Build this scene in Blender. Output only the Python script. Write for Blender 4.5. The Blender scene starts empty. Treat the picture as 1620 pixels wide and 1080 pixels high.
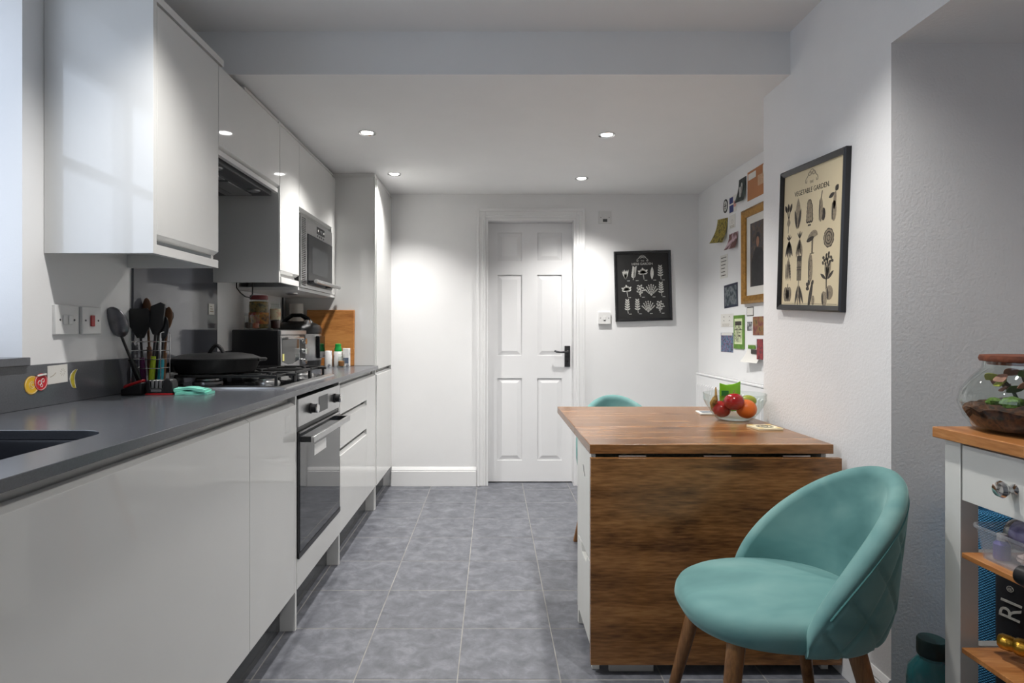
import bpy, bmesh, math, random
from mathutils import Matrix, Vector
random.seed(7)
scene = bpy.context.scene
COL = scene.collection
PI = math.pi
R = math.radians

# ------------------------------------------------------------------ camera, world, light, exposure
cd = bpy.data.cameras.new('camera')
cam = bpy.data.objects.new('camera', cd)
COL.objects.link(cam)
cam.location = (0, 0, 1.125)
cam.rotation_euler = (PI/2, 0, 0)
cd.sensor_width = 36
cd.lens = 925/1620*36
cd.shift_x = 30.5/1620
cd.shift_y = -16/1620
cd.clip_start = 0.02
scene.camera = cam

world = bpy.data.worlds.new('world')
scene.world = world
world.use_nodes = True
bg = world.node_tree.nodes['Background']
bg.inputs[0].default_value = (0.80, 0.885, 1.0, 1)
bg.inputs[1].default_value = 1.9

def portal(name, loc, rot, sx, sy):
    l = bpy.data.lights.new(name, 'AREA')
    l.shape = 'RECTANGLE'
    l.size = sx
    l.size_y = sy
    l.cycles.is_portal = True
    o = bpy.data.objects.new(name, l)
    COL.objects.link(o)
    o.location = loc
    o.rotation_euler = rot
    return o
portal('window_left_offscreen', (-1.60, 0.94, 1.60), (0, -PI/2, 0), 1.10, 1.38)

vs = scene.view_settings
scene.display_settings.display_device = 'sRGB'
vs.view_transform = 'Standard'
vs.look = 'None'
vs.gamma = 1
vs.exposure = 0.66
vs.use_curve_mapping = False
SPOT_W = 9.8

# ------------------------------------------------------------------ helpers
def S(r, g, b):
    f = lambda c: (c/255/12.92 if c/255 <= .04045 else ((c/255+.055)/1.055)**2.4)
    return (f(r), f(g), f(b), 1)

class MB:
    """collects shapes into one mesh"""
    def __init__(s):
        s.v = []; s.f = []
    def add(s, v, f):
        n = len(s.v)
        s.v += [tuple(p) for p in v]
        s.f += [tuple(i+n for i in q) for q in f]
        return s
    def box(s, x0, x1, y0, y1, z0, z1):
        if x0 > x1: x0, x1 = x1, x0
        if y0 > y1: y0, y1 = y1, y0
        if z0 > z1: z0, z1 = z1, z0
        v = [(x0,y0,z0),(x1,y0,z0),(x1,y1,z0),(x0,y1,z0),(x0,y0,z1),(x1,y0,z1),(x1,y1,z1),(x0,y1,z1)]
        return s.add(v, [(0,3,2,1),(4,5,6,7),(0,1,5,4),(1,2,6,5),(2,3,7,6),(3,0,4,7)])
    def loft(s, rings, cap=True, closed=True):
        n = len(rings[0]); b = len(s.v); f = []
        for r in rings: s.v += [tuple(p) for p in r]
        for i in range(len(rings)-1):
            for j in range(n if closed else n-1):
                k = (j+1) % n
                f.append((b+i*n+j, b+i*n+k, b+(i+1)*n+k, b+(i+1)*n+j))
        if cap:
            f.append(tuple(b+j for j in reversed(range(n))))
            f.append(tuple(b+(len(rings)-1)*n+j for j in range(n)))
        s.f += f
        return s
    def lathe(s, prof, c=(0,0,0), n=32, sx=1, sy=1, cap=True):
        rings = []
        for r, z in prof:
            rings.append([(c[0]+sx*r*math.cos(2*PI*j/n), c[1]+sy*r*math.sin(2*PI*j/n), c[2]+z) for j in range(n)])
        return s.loft(rings, cap)
    def tube(s, pts, r, n=8, r1=None, closed=False):
        pts = [Vector(p) for p in pts]; m = len(pts); rings = []
        up = None
        for i, p in enumerate(pts):
            if closed: d = pts[(i+1) % m]-pts[i-1]
            else: d = pts[min(i+1, m-1)]-pts[max(i-1, 0)]
            d.normalize()
            if up is None:
                up = Vector((0,0,1)) if abs(d.z) < .9 else Vector((1,0,0))
            a = d.cross(up)
            if a.length < 1e-5: a = d.cross(Vector((0,1,0)))
            a.normalize(); b = a.cross(d).normalized(); up = b
            rr = r if r1 is None else r+(r1-r)*i/max(1, m-1)
            if isinstance(r, (list, tuple)): rr = r[i]
            rings.append([p+a*rr*math.cos(2*PI*j/n)+b*rr*math.sin(2*PI*j/n) for j in range(n)])
        if closed: rings.append(rings[0]); return s.loft(rings, False)
        return s.loft(rings)
    def prism(s, poly, fn, d0, d1):
        """poly = 2D outline; fn(u, v, d) -> 3D; depth d0..d1"""
        n = len(poly)
        v = [fn(u, w, d0) for u, w in poly]+[fn(u, w, d1) for u, w in poly]
        f = [tuple(range(n)), tuple(reversed(range(n, 2*n)))]
        f += [(j, j+n, (j+1) % n+n, (j+1) % n) for j in range(n)]
        return s.add(v, f)
    def flat(s, poly, z0=0, z1=.001):
        return s.prism(poly, lambda u, v, d: (u, v, d), z0, z1)
    def sphere(s, c, rx, ry=None, rz=None, n=20, m=12, fn=None):
        ry = ry or rx; rz = rz or rx
        rings = []
        for i in range(m+1):
            t = -PI/2+PI*i/m
            t = max(-PI/2+.06, min(PI/2-.06, t))
            ring = []
            for j in range(n):
                a = 2*PI*j/n
                k = fn(a, t) if fn else 1
                ring.append((c[0]+k*rx*math.cos(t)*math.cos(a), c[1]+k*ry*math.cos(t)*math.sin(a), c[2]+k*rz*math.sin(t)))
            rings.append(ring)
        return s.loft(rings)
    def xf(s, M):
        s.v = [tuple(M @ Vector(p)) for p in s.v]
        return s

def wmat(o):
    M = Matrix.Identity(4)
    while o is not None:
        M = o.matrix_basis @ M
        o = o.parent
    return M

def mesh_of(name, mb, material, smooth=True, ang=35):
    me = bpy.data.meshes.new(name)
    me.from_pydata(mb.v, [], mb.f)
    bm = bmesh.new(); bm.from_mesh(me)
    bmesh.ops.recalc_face_normals(bm, faces=bm.faces)
    bm.to_mesh(me); bm.free()
    if material: me.materials.append(material)
    if smooth:
        me.polygons.foreach_set('use_smooth', [True]*len(me.polygons))
        me.set_sharp_from_angle(angle=R(ang))
    return me

def bev(o, w, seg=2):
    m = o.modifiers.new('bevel', 'BEVEL')
    m.width = w; m.segments = seg; m.limit_method = 'ANGLE'; m.angle_limit = R(40)
    m.harden_normals = False
    return o

def tag(o, label=None, cat=None, group=None, kind=None):
    if label: o['label'] = label
    if cat: o['category'] = cat
    if group: o['group'] = group
    if kind: o['kind'] = kind
    return o

def thing(name, label, cat, loc=(0,0,0), group=None, M=None):
    o = bpy.data.objects.new(name, None)
    o.empty_display_size = .05
    COL.objects.link(o)
    if M is not None: o.matrix_basis = M
    else: o.location = loc
    return tag(o, label, cat, group)

def part(name, mb, material, root, local=False, bevel=0, smooth=True, label=None, seg=2, ang=35):
    if not local: mb.xf(wmat(root).inverted())
    o = bpy.data.objects.new(name, mesh_of(name, mb, material, smooth, ang))
    COL.objects.link(o); o.parent = root
    if bevel: bev(o, bevel, seg)
    if label: o['label'] = label
    return o

def single(name, label, cat, mb, material, group=None, bevel=0, kind=None, smooth=True, ang=35):
    xs, ys, zs = zip(*mb.v)
    c = Vector(((min(xs)+max(xs))/2, (min(ys)+max(ys))/2, min(zs)))
    mb.v = [tuple(Vector(p)-c) for p in mb.v]
    o = bpy.data.objects.new(name, mesh_of(name, mb, material, smooth, ang))
    COL.objects.link(o); o.location = c
    if bevel: bev(o, bevel)
    return tag(o, label, cat, group, kind)

def struct(name, mb, material, bevel=0, smooth=False):
    return single(name, None, None, mb, material, kind='structure', bevel=bevel, smooth=smooth)

def copy_tree(o, parent=None):
    c = o.copy(); COL.objects.link(c); c.parent = parent
    for ch in list(o.children): copy_tree(ch, c)
    return c

def frameM(origin, xa, ya, za, roll=0):
    M = Matrix.Identity(4)
    for i in range(3):
        M[i][0] = xa[i]; M[i][1] = ya[i]; M[i][2] = za[i]; M[i][3] = origin[i]
    return M @ Matrix.Rotation(R(roll), 4, 'Z')
def on_right(o, roll=0): return frameM(o, (0,-1,0), (0,0,1), (-1,0,0), roll)   # faces -X
def on_left(o, roll=0): return frameM(o, (0,1,0), (0,0,1), (1,0,0), roll)      # faces +X
def on_back(o, roll=0): return frameM(o, (1,0,0), (0,0,1), (0,-1,0), roll)     # faces -Y

def text(body, size, loc, material, root, ext=.0004, align='CENTER', roll=0, sx=1):
    c = bpy.data.curves.new('lettering', 'FONT')
    c.body = body; c.size = size; c.extrude = ext; c.align_x = align; c.align_y = 'CENTER'
    c.resolution_u = 3
    t = bpy.data.objects.new('lettering', c)
    COL.objects.link(t)
    bpy.context.view_layer.update()
    me = bpy.data.meshes.new_from_object(t.evaluated_get(bpy.context.evaluated_depsgraph_get()))
    bpy.data.objects.remove(t)
    bpy.data.curves.remove(c)
    me.name = 'lettering'
    me.materials.clear(); me.materials.append(material)
    o = bpy.data.objects.new('lettering', me)
    COL.objects.link(o); o.parent = root
    o.location = loc; o.rotation_euler = (0, 0, R(roll)); o.scale = (sx, 1, 1)
    return o

def ell(cx_, cy_, rx_, ry_, rot=0, n=14):
    c_, s_ = math.cos(R(rot)), math.sin(R(rot))
    return [(cx_+rx_*math.cos(2*PI*i/n)*c_-ry_*math.sin(2*PI*i/n)*s_, cy_+rx_*math.cos(2*PI*i/n)*s_+ry_*math.sin(2*PI*i/n)*c_) for i in range(n)]

# ------------------------------------------------------------------ materials
def newmat(name):
    m = bpy.data.materials.new(name); m.use_nodes = True
    nt = m.node_tree
    return m, nt, nt.nodes['Principled BSDF'], nt.nodes, nt.links

def mat(name, col, rough=.5, metal=0, var=.04, vscale=6, bump=0, bscale=150, coat=0, sheen=0, sheen_tint=None, spec=.5, alpha=None):
    m, nt, b, N, L = newmat(name)
    b.inputs['Roughness'].default_value = rough
    b.inputs['Metallic'].default_value = metal
    b.inputs['Specular IOR Level'].default_value = spec
    b.inputs['Coat Weight'].default_value = coat
    b.inputs['Coat Roughness'].default_value = .03
    if sheen:
        b.inputs['Sheen Weight'].default_value = sheen
        b.inputs['Sheen Roughness'].default_value = .35
        if sheen_tint: b.inputs['Sheen Tint'].default_value = sheen_tint
    tc = N.new('ShaderNodeTexCoord')
    n = N.new('ShaderNodeTexNoise')
    n.inputs['Scale'].default_value = vscale; n.inputs['Detail'].default_value = 4
    L.new(tc.outputs['Object'], n.inputs['Vector'])
    r = N.new('ShaderNodeValToRGB')
    r.color_ramp.elements[0].position = .3; r.color_ramp.elements[1].position = .7
    r.color_ramp.elements[0].color = tuple(c*(1-var) for c in col[:3])+(1,)
    r.color_ramp.elements[1].color = tuple(min(1, c*(1+var)) for c in col[:3])+(1,)
    L.new(n.outputs['Fac'], r.inputs['Fac'])
    L.new(r.outputs['Color'], b.inputs['Base Color'])
    if bump:
        n2 = N.new('ShaderNodeTexNoise')
        n2.inputs['Scale'].default_value = bscale; n2.inputs['Detail'].default_value = 3
        L.new(tc.outputs['Object'], n2.inputs['Vector'])
        bp = N.new('ShaderNodeBump')
        bp.inputs['Strength'].default_value = bump; bp.inputs['Distance'].default_value = .002
        L.new(n2.outputs['Fac'], bp.inputs['Height'])
        L.new(bp.outputs['Normal'], b.inputs['Normal'])
    if alpha is not None: b.inputs['Alpha'].default_value = alpha
    return m

def wood(name, dark, mid, light, axis='x', rough=.4, scale=1.0, knots=0, coat=0, fine=.35):
    m, nt, b, N, L = newmat(name)
    b.inputs['Roughness'].default_value = rough
    b.inputs['Coat Weight'].default_value = coat
    b.inputs['Coat Roughness'].default_value = .15
    tc = N.new('ShaderNodeTexCoord')
    mp = N.new('ShaderNodeMapping')
    k = {'x': (1.6, 13, 13), 'y': (13, 1.6, 13), 'z': (13, 13, 1.6)}[axis]
    mp.inputs['Scale'].default_value = tuple(q*scale for q in k)
    L.new(tc.outputs['Object'], mp.inputs['Vector'])
    n1 = N.new('ShaderNodeTexNoise')
    n1.inputs['Scale'].default_value = 1; n1.inputs['Detail'].default_value = 6; n1.inputs['Distortion'].default_value = .6
    L.new(mp.outputs['Vector'], n1.inputs['Vector'])
    n2 = N.new('ShaderNodeTexNoise')
    n2.inputs['Scale'].default_value = 9; n2.inputs['Detail'].default_value = 3
    L.new(mp.outputs['Vector'], n2.inputs['Vector'])
    mx = N.new('ShaderNodeMix'); mx.data_type = 'FLOAT'
    mx.inputs[0].default_value = fine
    L.new(n1.outputs['Fac'], mx.inputs[2]); L.new(n2.outputs['Fac'], mx.inputs[3])
    r = N.new('ShaderNodeValToRGB')
    e = r.color_ramp.elements
    e[0].position = .33; e[0].color = dark
    e[1].position = .68; e[1].color = light
    q = e.new(.5); q.color = mid
    out = mx.outputs[0]
    if knots:
        vo = N.new('ShaderNodeTexVoronoi'); vo.inputs['Scale'].default_value = 1
        mp2 = N.new('ShaderNodeMapping')
        kk = {'x': (3.1, 5.5, 5.5), 'y': (5.5, 3.1, 5.5), 'z': (5.5, 5.5, 3.1)}[axis]
        mp2.inputs['Scale'].default_value = kk
        L.new(tc.outputs['Object'], mp2.inputs['Vector']); L.new(mp2.outputs['Vector'], vo.inputs['Vector'])
        mr = N.new('ShaderNodeMapRange')
        mr.inputs['From Min'].default_value = .03; mr.inputs['From Max'].default_value = .24
        mr.inputs['To Min'].default_value = -.17*knots; mr.inputs['To Max'].default_value = 0
        L.new(vo.outputs['Distance'], mr.inputs['Value'])
        ad = N.new('ShaderNodeMath'); ad.operation = 'ADD'
        L.new(out, ad.inputs[0]); L.new(mr.outputs['Result'], ad.inputs[1])
        out = ad.outputs[0]
    L.new(out, r.inputs['Fac'])
    L.new(r.outputs['Color'], b.inputs['Base Color'])
    bp = N.new('ShaderNodeBump'); bp.inputs['Strength'].default_value = .08; bp.inputs['Distance'].default_value = .001
    L.new(n2.outputs['Fac'], bp.inputs['Height']); L.new(bp.outputs['Normal'], b.inputs['Normal'])
    return m

def printed(name, cols, scale=14, rough=.6, detail=3):
    m, nt, b, N, L = newmat(name)
    b.inputs['Roughness'].default_value = rough
    tc = N.new('ShaderNodeTexCoord')
    n = N.new('ShaderNodeTexNoise'); n.inputs['Scale'].default_value = scale; n.inputs['Detail'].default_value = detail
    L.new(tc.outputs['Object'], n.inputs['Vector'])
    r = N.new('ShaderNodeValToRGB')
    e = r.color_ramp.elements
    k = len(cols)
    for i, c in enumerate(cols):
        p = .32+.36*i/max(1, k-1)
        if i == 0: e[0].position = p; e[0].color = c
        elif i == k-1: e[-1].position = p; e[-1].color = c
        else: q = e.new(p); q.color = c
    L.new(n.outputs['Fac'], r.inputs['Fac']); L.new(r.outputs['Color'], b.inputs['Base Color'])
    return m

def thin_glass(name, tint=(.96,.98,.97,1), ior=1.45, boost=1.0, rough=.0):
    m, nt, b, N, L = newmat(name)
    N.remove(b)
    t = N.new('ShaderNodeBsdfTransparent'); t.inputs[0].default_value = tint
    g = N.new('ShaderNodeBsdfGlossy'); g.inputs['Roughness'].default_value = rough
    fr = N.new('ShaderNodeFresnel'); fr.inputs['IOR'].default_value = ior
    ml = N.new('ShaderNodeMath'); ml.operation = 'MULTIPLY'; ml.inputs[1].default_value = boost; ml.use_clamp = True
    ge = N.new('ShaderNodeNewGeometry')
    inv = N.new('ShaderNodeMath'); inv.operation = 'SUBTRACT'; inv.inputs[0].default_value = 1
    L.new(ge.outputs['Backfacing'], inv.inputs[1])
    m0 = N.new('ShaderNodeMath'); m0.operation = 'MULTIPLY'
    L.new(fr.outputs[0], m0.inputs[0]); L.new(inv.outputs[0], m0.inputs[1])
    L.new(m0.outputs[0], ml.inputs[0])
    mx = N.new('ShaderNodeMixShader')
    L.new(ml.outputs[0], mx.inputs[0]); L.new(t.outputs[0], mx.inputs[1]); L.new(g.outputs[0], mx.inputs[2])
    L.new(mx.outputs[0], N['Material Output'].inputs[0])
    return m

def emit(name, col, strength):
    m, nt, b, N, L = newmat(name)
    b.inputs['Base Color'].default_value = col
    b.inputs['Emission Color'].default_value = col
    b.inputs['Emission Strength'].default_value = strength
    return m

def tile_mat():
    m, nt, b, N, L = newmat('floor_tile_grey')
    tc = N.new('ShaderNodeTexCoord'); oi = N.new('ShaderNodeObjectInfo')
    ad = N.new('ShaderNodeVectorMath'); ad.operation = 'ADD'
    cm = N.new('ShaderNodeCombineXYZ')
    ml = N.new('ShaderNodeMath'); ml.operation = 'MULTIPLY'; ml.inputs[1].default_value = 37
    L.new(oi.outputs['Random'], ml.inputs[0])
    for i in range(3): L.new(ml.outputs[0], cm.inputs[i])
    L.new(tc.outputs['Object'], ad.inputs[0]); L.new(cm.outputs[0], ad.inputs[1])
    n = N.new('ShaderNodeTexNoise'); n.inputs['Scale'].default_value = 15; n.inputs['Detail'].default_value = 8; n.inputs['Roughness'].default_value = .65
    n.inputs['Distortion'].default_value = .4
    L.new(ad.outputs[0], n.inputs['Vector'])
    r = N.new('ShaderNodeValToRGB'); e = r.color_ramp.elements
    e[0].position = .3; e[0].color = S(82, 84, 91); e[1].position = .72; e[1].color = S(130, 132, 139)
    q = e.new(.5); q.color = S(104, 106, 113)
    L.new(n.outputs['Fac'], r.inputs['Fac']); L.new(r.outputs['Color'], b.inputs['Base Color'])
    b.inputs['Roughness'].default_value = .42
    bp = N.new('ShaderNodeBump'); bp.inputs['Strength'].default_value = .12; bp.inputs['Distance'].default_value = .002
    L.new(n.outputs['Fac'], bp.inputs['Height']); L.new(bp.outputs['Normal'], b.inputs['Normal'])
    return m

def velvet():
    m, nt, b, N, L = newmat('teal_velvet')
    tc = N.new('ShaderNodeTexCoord')
    n = N.new('ShaderNodeTexNoise'); n.inputs['Scale'].default_value = 5; n.inputs['Detail'].default_value = 3; n.inputs['Distortion'].default_value = .3
    mp = N.new('ShaderNodeMapping'); mp.inputs['Scale'].default_value = (.7, 1.3, 1.6)
    L.new(tc.outputs['Object'], mp.inputs['Vector']); L.new(mp.outputs['Vector'], n.inputs['Vector'])
    r = N.new('ShaderNodeValToRGB'); e = r.color_ramp.elements
    e[0].position = .32; e[0].color = S(78, 124, 123); e[1].position = .72; e[1].color = S(124, 164, 160)
    q = e.new(.5); q.color = S(98, 144, 142)
    L.new(n.outputs['Fac'], r.inputs['Fac']); L.new(r.outputs['Color'], b.inputs['Base Color'])
    b.inputs['Roughness'].default_value = .75
    b.inputs['Sheen Weight'].default_value = .6; b.inputs['Sheen Roughness'].default_value = .4
    b.inputs['Sheen Tint'].default_value = S(190, 225, 220)
    n2 = N.new('ShaderNodeTexNoise'); n2.inputs['Scale'].default_value = 600
    L.new(tc.outputs['Object'], n2.inputs['Vector'])
    bp = N.new('ShaderNodeBump'); bp.inputs['Strength'].default_value = .1; bp.inputs['Distance'].default_value = .001
    L.new(n2.outputs['Fac'], bp.inputs['Height']); L.new(bp.outputs['Normal'], b.inputs['Normal'])
    return m

M = {}
M['wall'] = mat('white_wall_paint', (.83,.83,.83,1), .6, var=.01, bump=.10, bscale=220)
M['wall_rough'] = mat('textured_wall_paint', (.83,.83,.83,1), .65, var=.015, bump=.5, bscale=120)
M['ceiling'] = mat('ceiling_paint', (.86,.86,.855,1), .7, var=.01, bump=.05)
M['trim'] = mat('white_satin_trim', (.82,.82,.82,1), .3, var=.01)
M['door'] = mat('white_door_paint', (.82,.82,.825,1), .35, var=.01, bump=.04, bscale=90)
M['gloss'] = mat('gloss_white_lacquer', (.71,.71,.695,1), .05, var=.01, spec=.55)
M['carcass'] = mat('white_melamine', (.71,.71,.695,1), .3, var=.01)
M['tile'] = tile_mat()
M['grout'] = mat('pale_grout', S(150,148,144), .8, var=.2, vscale=14)
M['stone'] = mat('dark_grey_quartz', S(84,86,91), .22, var=.08, vscale=260, spec=.7)
M['stone_m'] = M['stone']
M['splash'] = mat('grey_glass_splashback', S(84,86,92), .07, var=.02, spec=.7)
M['plinth'] = mat('dark_grey_gloss_plinth', S(66,68,70), .15, var=.03)
M['steel'] = mat('brushed_steel', S(188,188,188), .3, 1, var=.05, vscale=40)
M['chrome'] = mat('chrome', S(215,215,215), .12, 1, var=.01)
M['pewter'] = mat('dark_pewter', S(78,78,80), .4, .9, var=.25, vscale=60, bump=.6, bscale=120)
M['black'] = mat('black_plastic', S(26,26,28), .35, var=.05)
M['black_gloss'] = mat('black_glass', S(16,17,19), .04, var=.02, spec=.7)
M['oven_glass'] = mat('dark_oven_glass', S(40,43,47), .03, var=.02, spec=1.0)
M['iron'] = mat('cast_iron', S(26,26,27), .45, .3, var=.15, vscale=60, bump=.25, bscale=300)
M['grey_pl'] = mat('dark_grey_plastic', S(70,71,73), .4, var=.04)
M['white_pl'] = mat('white_plastic', (.74,.74,.73,1), .3, var=.01)
M['red'] = mat('red_plastic', S(170,24,30), .3, var=.05)
M['laminate'] = wood('brown_wood_laminate', S(84,54,28), S(134,91,51), S(170,122,74), 'x', .27, 1.35, knots=1.0, fine=.45, coat=.1)
M['leg_wood'] = wood('walnut_chair_leg', S(96,63,35), S(136,94,55), S(170,122,77), 'z', .4, 2.2)
M['oak'] = wood('oiled_oak', S(140,86,44), S(176,116,64), S(206,150,94), 'y', .4, 1.5)
M['oak_x'] = wood('oiled_oak_cross', S(140,86,44), S(176,116,64), S(206,150,94), 'x', .4, 1.5)
M['bamboo'] = wood('bamboo_board', S(150,92,42), S(186,124,64), S(206,148,84), 'x', .45, 1.6)
M['spoonwood'] = wood('spoon_wood', S(84,54,32), S(118,78,48), S(146,102,66), 'z', .55, 2)
M['cream'] = mat('cream_painted_wood', (.76,.76,.72,1), .4, var=.02, bump=.05, bscale=80)
M['velvet'] = velvet()
M['stitch'] = mat('teal_piping', S(84,140,138), .8)
M['glass'] = thin_glass('clear_glass')
M['glass_j'] = thin_glass('jar_glass', (.93,.95,.94,1), 1.45, 1.3)
M['pane'] = thin_glass('window_pane', (.97,.98,1,1))
M['lamp'] = emit('lamp_lens', (1,.98,.95,1), 9.0)
M['paper'] = mat('off_white_paper', S(222,220,214), .7, var=.02)
M['ink'] = mat('dark_ink', S(62,57,51), .7, var=.35, vscale=140)
M['ink_mid'] = mat('grey_brown_ink', S(146,134,114), .7, var=.3, vscale=140)
M['chalk'] = mat('chalk_white_print', S(196,196,190), .7, var=.2, vscale=120)
M['parch'] = mat('parchment_print', S(222,208,174), .6, var=.04, vscale=5)
M['board_blk'] = mat('black_print', S(38,38,38), .5, var=.1, vscale=10)
M['frame_blk'] = mat('black_frame', S(24,24,27), .35, var=.05)
M['gold'] = mat('old_gilt_wood', S(158,116,52), .4, .55, var=.25, vscale=50, bump=.4, bscale=160)

# ------------------------------------------------------------------ main measures (metres)
XL, XW, XD = -1.31, -.722, -.740        # left wall, worktop nose, base door fronts
XU = -.990                              # wall cupboard fronts
YB = 4.265                              # back wall
ZC, ZC2, YBK = 2.125, 2.292, 2.278      # low ceiling, front ceiling, bulkhead
XR, XA = 1.16, 1.501                    # right pier face, alcove wall
YP0, YP1 = 1.702, 2.504                 # pier
ZW0, ZW = .887, .908                    # worktop
YREAR = -1.7

# ------------------------------------------------------------------ the room shell
fl = MB().box(-1.5, 2.0, YREAR-.1, 4.5, -.06, -.0012)
floor = struct('floor', fl, M['grout'])
tw, tl = .333, .326
tm = None
for i in range(-5, 7):
    for j in range(-11, 9):
        x0 = .2186+tw*(i-1); y0 = 1.890+tl*j
        x1 = x0+tw; y1 = y0+tl
        x0 = max(x0, XL); x1 = min(x1, 1.8); y0 = max(y0, YREAR); y1 = min(y1, 4.42)
        if x1-x0 < .03 or y1-y0 < .03: continue
        g = .0019
        full = abs(x1-x0-tw) < 1e-6 and abs(y1-y0-tl) < 1e-6
        cx, cy = (x0+x1)/2, (y0+y1)/2
        if full and tm: me = tm
        else:
            hx, hy = (x1-x0)/2-g, (y1-y0)/2-g*1.25
            b_ = .0008
            rings = [[(-hx,-hy,-.008),(hx,-hy,-.008),(hx,hy,-.008),(-hx,hy,-.008)],
                     [(-hx,-hy,-b_),(hx,-hy,-b_),(hx,hy,-b_),(-hx,hy,-b_)],
                     [(-hx+b_,-hy+b_,0),(hx-b_,-hy+b_,0),(hx-b_,hy-b_,0),(-hx+b_,hy-b_,0)]]
            me = mesh_of('floor_tile', MB().loft(rings), M['tile'], False)
            if full: tm = me
        o = bpy.data.objects.new('floor_tile', me); COL.objects.link(o)
        o.parent = floor
        o.location = Vector((cx, cy, random.uniform(-.0004, .0)))-floor.location

# ceiling with bulkhead step, one solid profile
prof = [(YREAR-.1, ZC2), (YBK, ZC2), (YBK, ZC), (4.5, ZC), (4.5, 2.45), (YREAR-.1, 2.45)]
struct('ceiling', MB().prism(prof, lambda u, v, d: (d, u, v), -1.7, 2.0), M['ceiling'])

# left wall with the window over the sink
WY0, WY1, WZ0, WZ1 = .25, 1.628, 1.03, 2.16
w = MB()
w.box(-1.60, XL, YREAR-.1, WY0, 0, ZC2+.1); w.box(-1.60, XL, WY1, 4.5, 0, ZC2+.1)
w.box(-1.60, XL, WY0, WY1, 0, WZ0); w.box(-1.60, XL, WY0, WY1, WZ1, ZC2+.1)
struct('wall_left', w, M['wall'])
win = struct('window_1', MB().box(-1.59,-1.54,WY0,WY1,WZ0,WZ0+.06).box(-1.59,-1.54,WY0,WY1,WZ1-.06,WZ1).box(-1.59,-1.54,WY0,WY0+.06,WZ0,WZ1).box(-1.59,-1.54,WY1-.06,WY1,WZ0,WZ1).box(-1.59,-1.54,.91,.97,WZ0,WZ1).box(-1.585,-1.55,WY0,WY1,1.72,1.76), M['trim'])
part('window_pane', MB().box(-1.57,-1.566,WY0+.05,.92,WZ0+.05,1.73), M['pane'], win, smooth=False)
part('window_pane', MB().box(-1.57,-1.566,WY0+.05,.92,1.75,WZ1-.05), M['pane'], win, smooth=False)
part('window_pane', MB().box(-1.57,-1.566,.96,WY1-.05,WZ0+.05,1.73), M['pane'], win, smooth=False)
part('window_pane', MB().box(-1.57,-1.566,.96,WY1-.05,1.75,WZ1-.05), M['pane'], win, smooth=False)
single('window_sill', 'dark grey stone window sill above the worktop upstand', 'window sill', MB().box(-1.54, -1.283, WY0-.02, WY1-.004, 1.03, 1.053), M['stone_m'], bevel=.002)

# back wall with door opening
DX0, DX1, DZ = -.052, .608, 1.952
w = MB()
w.box(-1.6, DX0, YB, YB+.14, 0, 2.4); w.box(DX1, 1.9, YB, YB+.14, 0, 2.4); w.box(DX0, DX1, YB, YB+.14, DZ, 2.4)
w.box(DX0-.1, DX1+.1, YB+.141, YB+.16, 0, 2.1)
struct('wall_back', w, M['wall'])

# right side: pier, header over the recess, near wall
w = MB()
w.box(XR, 1.90, YP0, YP1, 0, 2.4)
w.box(XR, 1.90, .20, YP0, 1.964, 2.4)
w.box(XR, 1.90, YREAR-.1, .20, 0, 2.4)
struct('wall_right', w, M['wall_rough'])
struct('wall_recess', MB().box(1.80, 1.90, .20, YP0, 0, 1.964), M['wall_rough'])
struct('wall_alcove', MB().box(XA, 1.90, YP1, 4.5, 0, 2.4), M['wall'])

# plain wall behind the camera
struct('wall_front', MB().box(-1.6, 1.9, YREAR-.1, YREAR, 0, 2.4), M['wall'])

# door and architrave
def arch(off0, off1, y0, y1, mb):
    a0, a1, at = DX0-off1, DX1+off1, DZ+off1
    b0, b1, bt = DX0-off0, DX1+off0, DZ+off0
    mb.box(a0, b0, y0, y1, 0, at); mb.box(b1, a1, y0, y1, 0, at); mb.box(b0, b1, y0, y1, bt, at)
a = MB()
arch(.0, .058, YB-.016, YB, a); arch(.044, .063, YB-.024, YB, a); arch(.014, .022, YB-.020, YB, a)
struct('trim_1', a, M['trim'], bevel=.004)
a = MB(); arch(-.018, .0, YB-.004, YB+.12, a); arch(-.03, -.018, YB+.125, YB+.14, a)
struct('trim_2', a, M['trim'], bevel=.001)
YD = 4.354
dxa, dxb, dza, dzb = DX0+.0185, DX1-.0185, .008, 1.932
cols = [(.0334, .2179), (.3304, .515)]
rows = [(.165, .7767), (.944, 1.546), (1.649, 1.8598)]
d = MB()
d.box(dxa, dxb, YD+.011, YD+.035, dza, dzb)
xs = [dxa, cols[0][0], cols[0][1], cols[1][0], cols[1][1], dxb]
for q in (0, 2, 4): d.box(xs[q], xs[q+1], YD, YD+.0112, dza, dzb)
zr = [dza, rows[0][0], rows[0][1], rows[1][0], rows[1][1], rows[2][0], rows[2][1], dzb]
for c in cols:
    for q in (0, 2, 4, 6): d.box(c[0], c[1], YD, YD+.0112, zr[q], zr[q+1])
door = struct('door_1', d, M['door'])
for c in cols:
    for r in rows:
        def rect(o, y): return [(c[0]+o, y, r[0]+o), (c[1]-o, y, r[0]+o), (c[1]-o, y, r[1]-o), (c[0]+o, y, r[1]-o)]
        part('door_panel', MB().loft([rect(.004, YD+.0113), rect(.006, YD+.010), rect(.034, YD+.0015), rect(.036, YD+.001)]), M['door'], door, smooth=False)
hx = (897.5-779.5)*YD/925
h = part('door_handle', MB().box(hx-.021, hx+.021, YD-.009, YD+.0002, .862, 1.018), M['pewter'], door, bevel=.003, label='dark hammered pewter lever handle plate')
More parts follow.
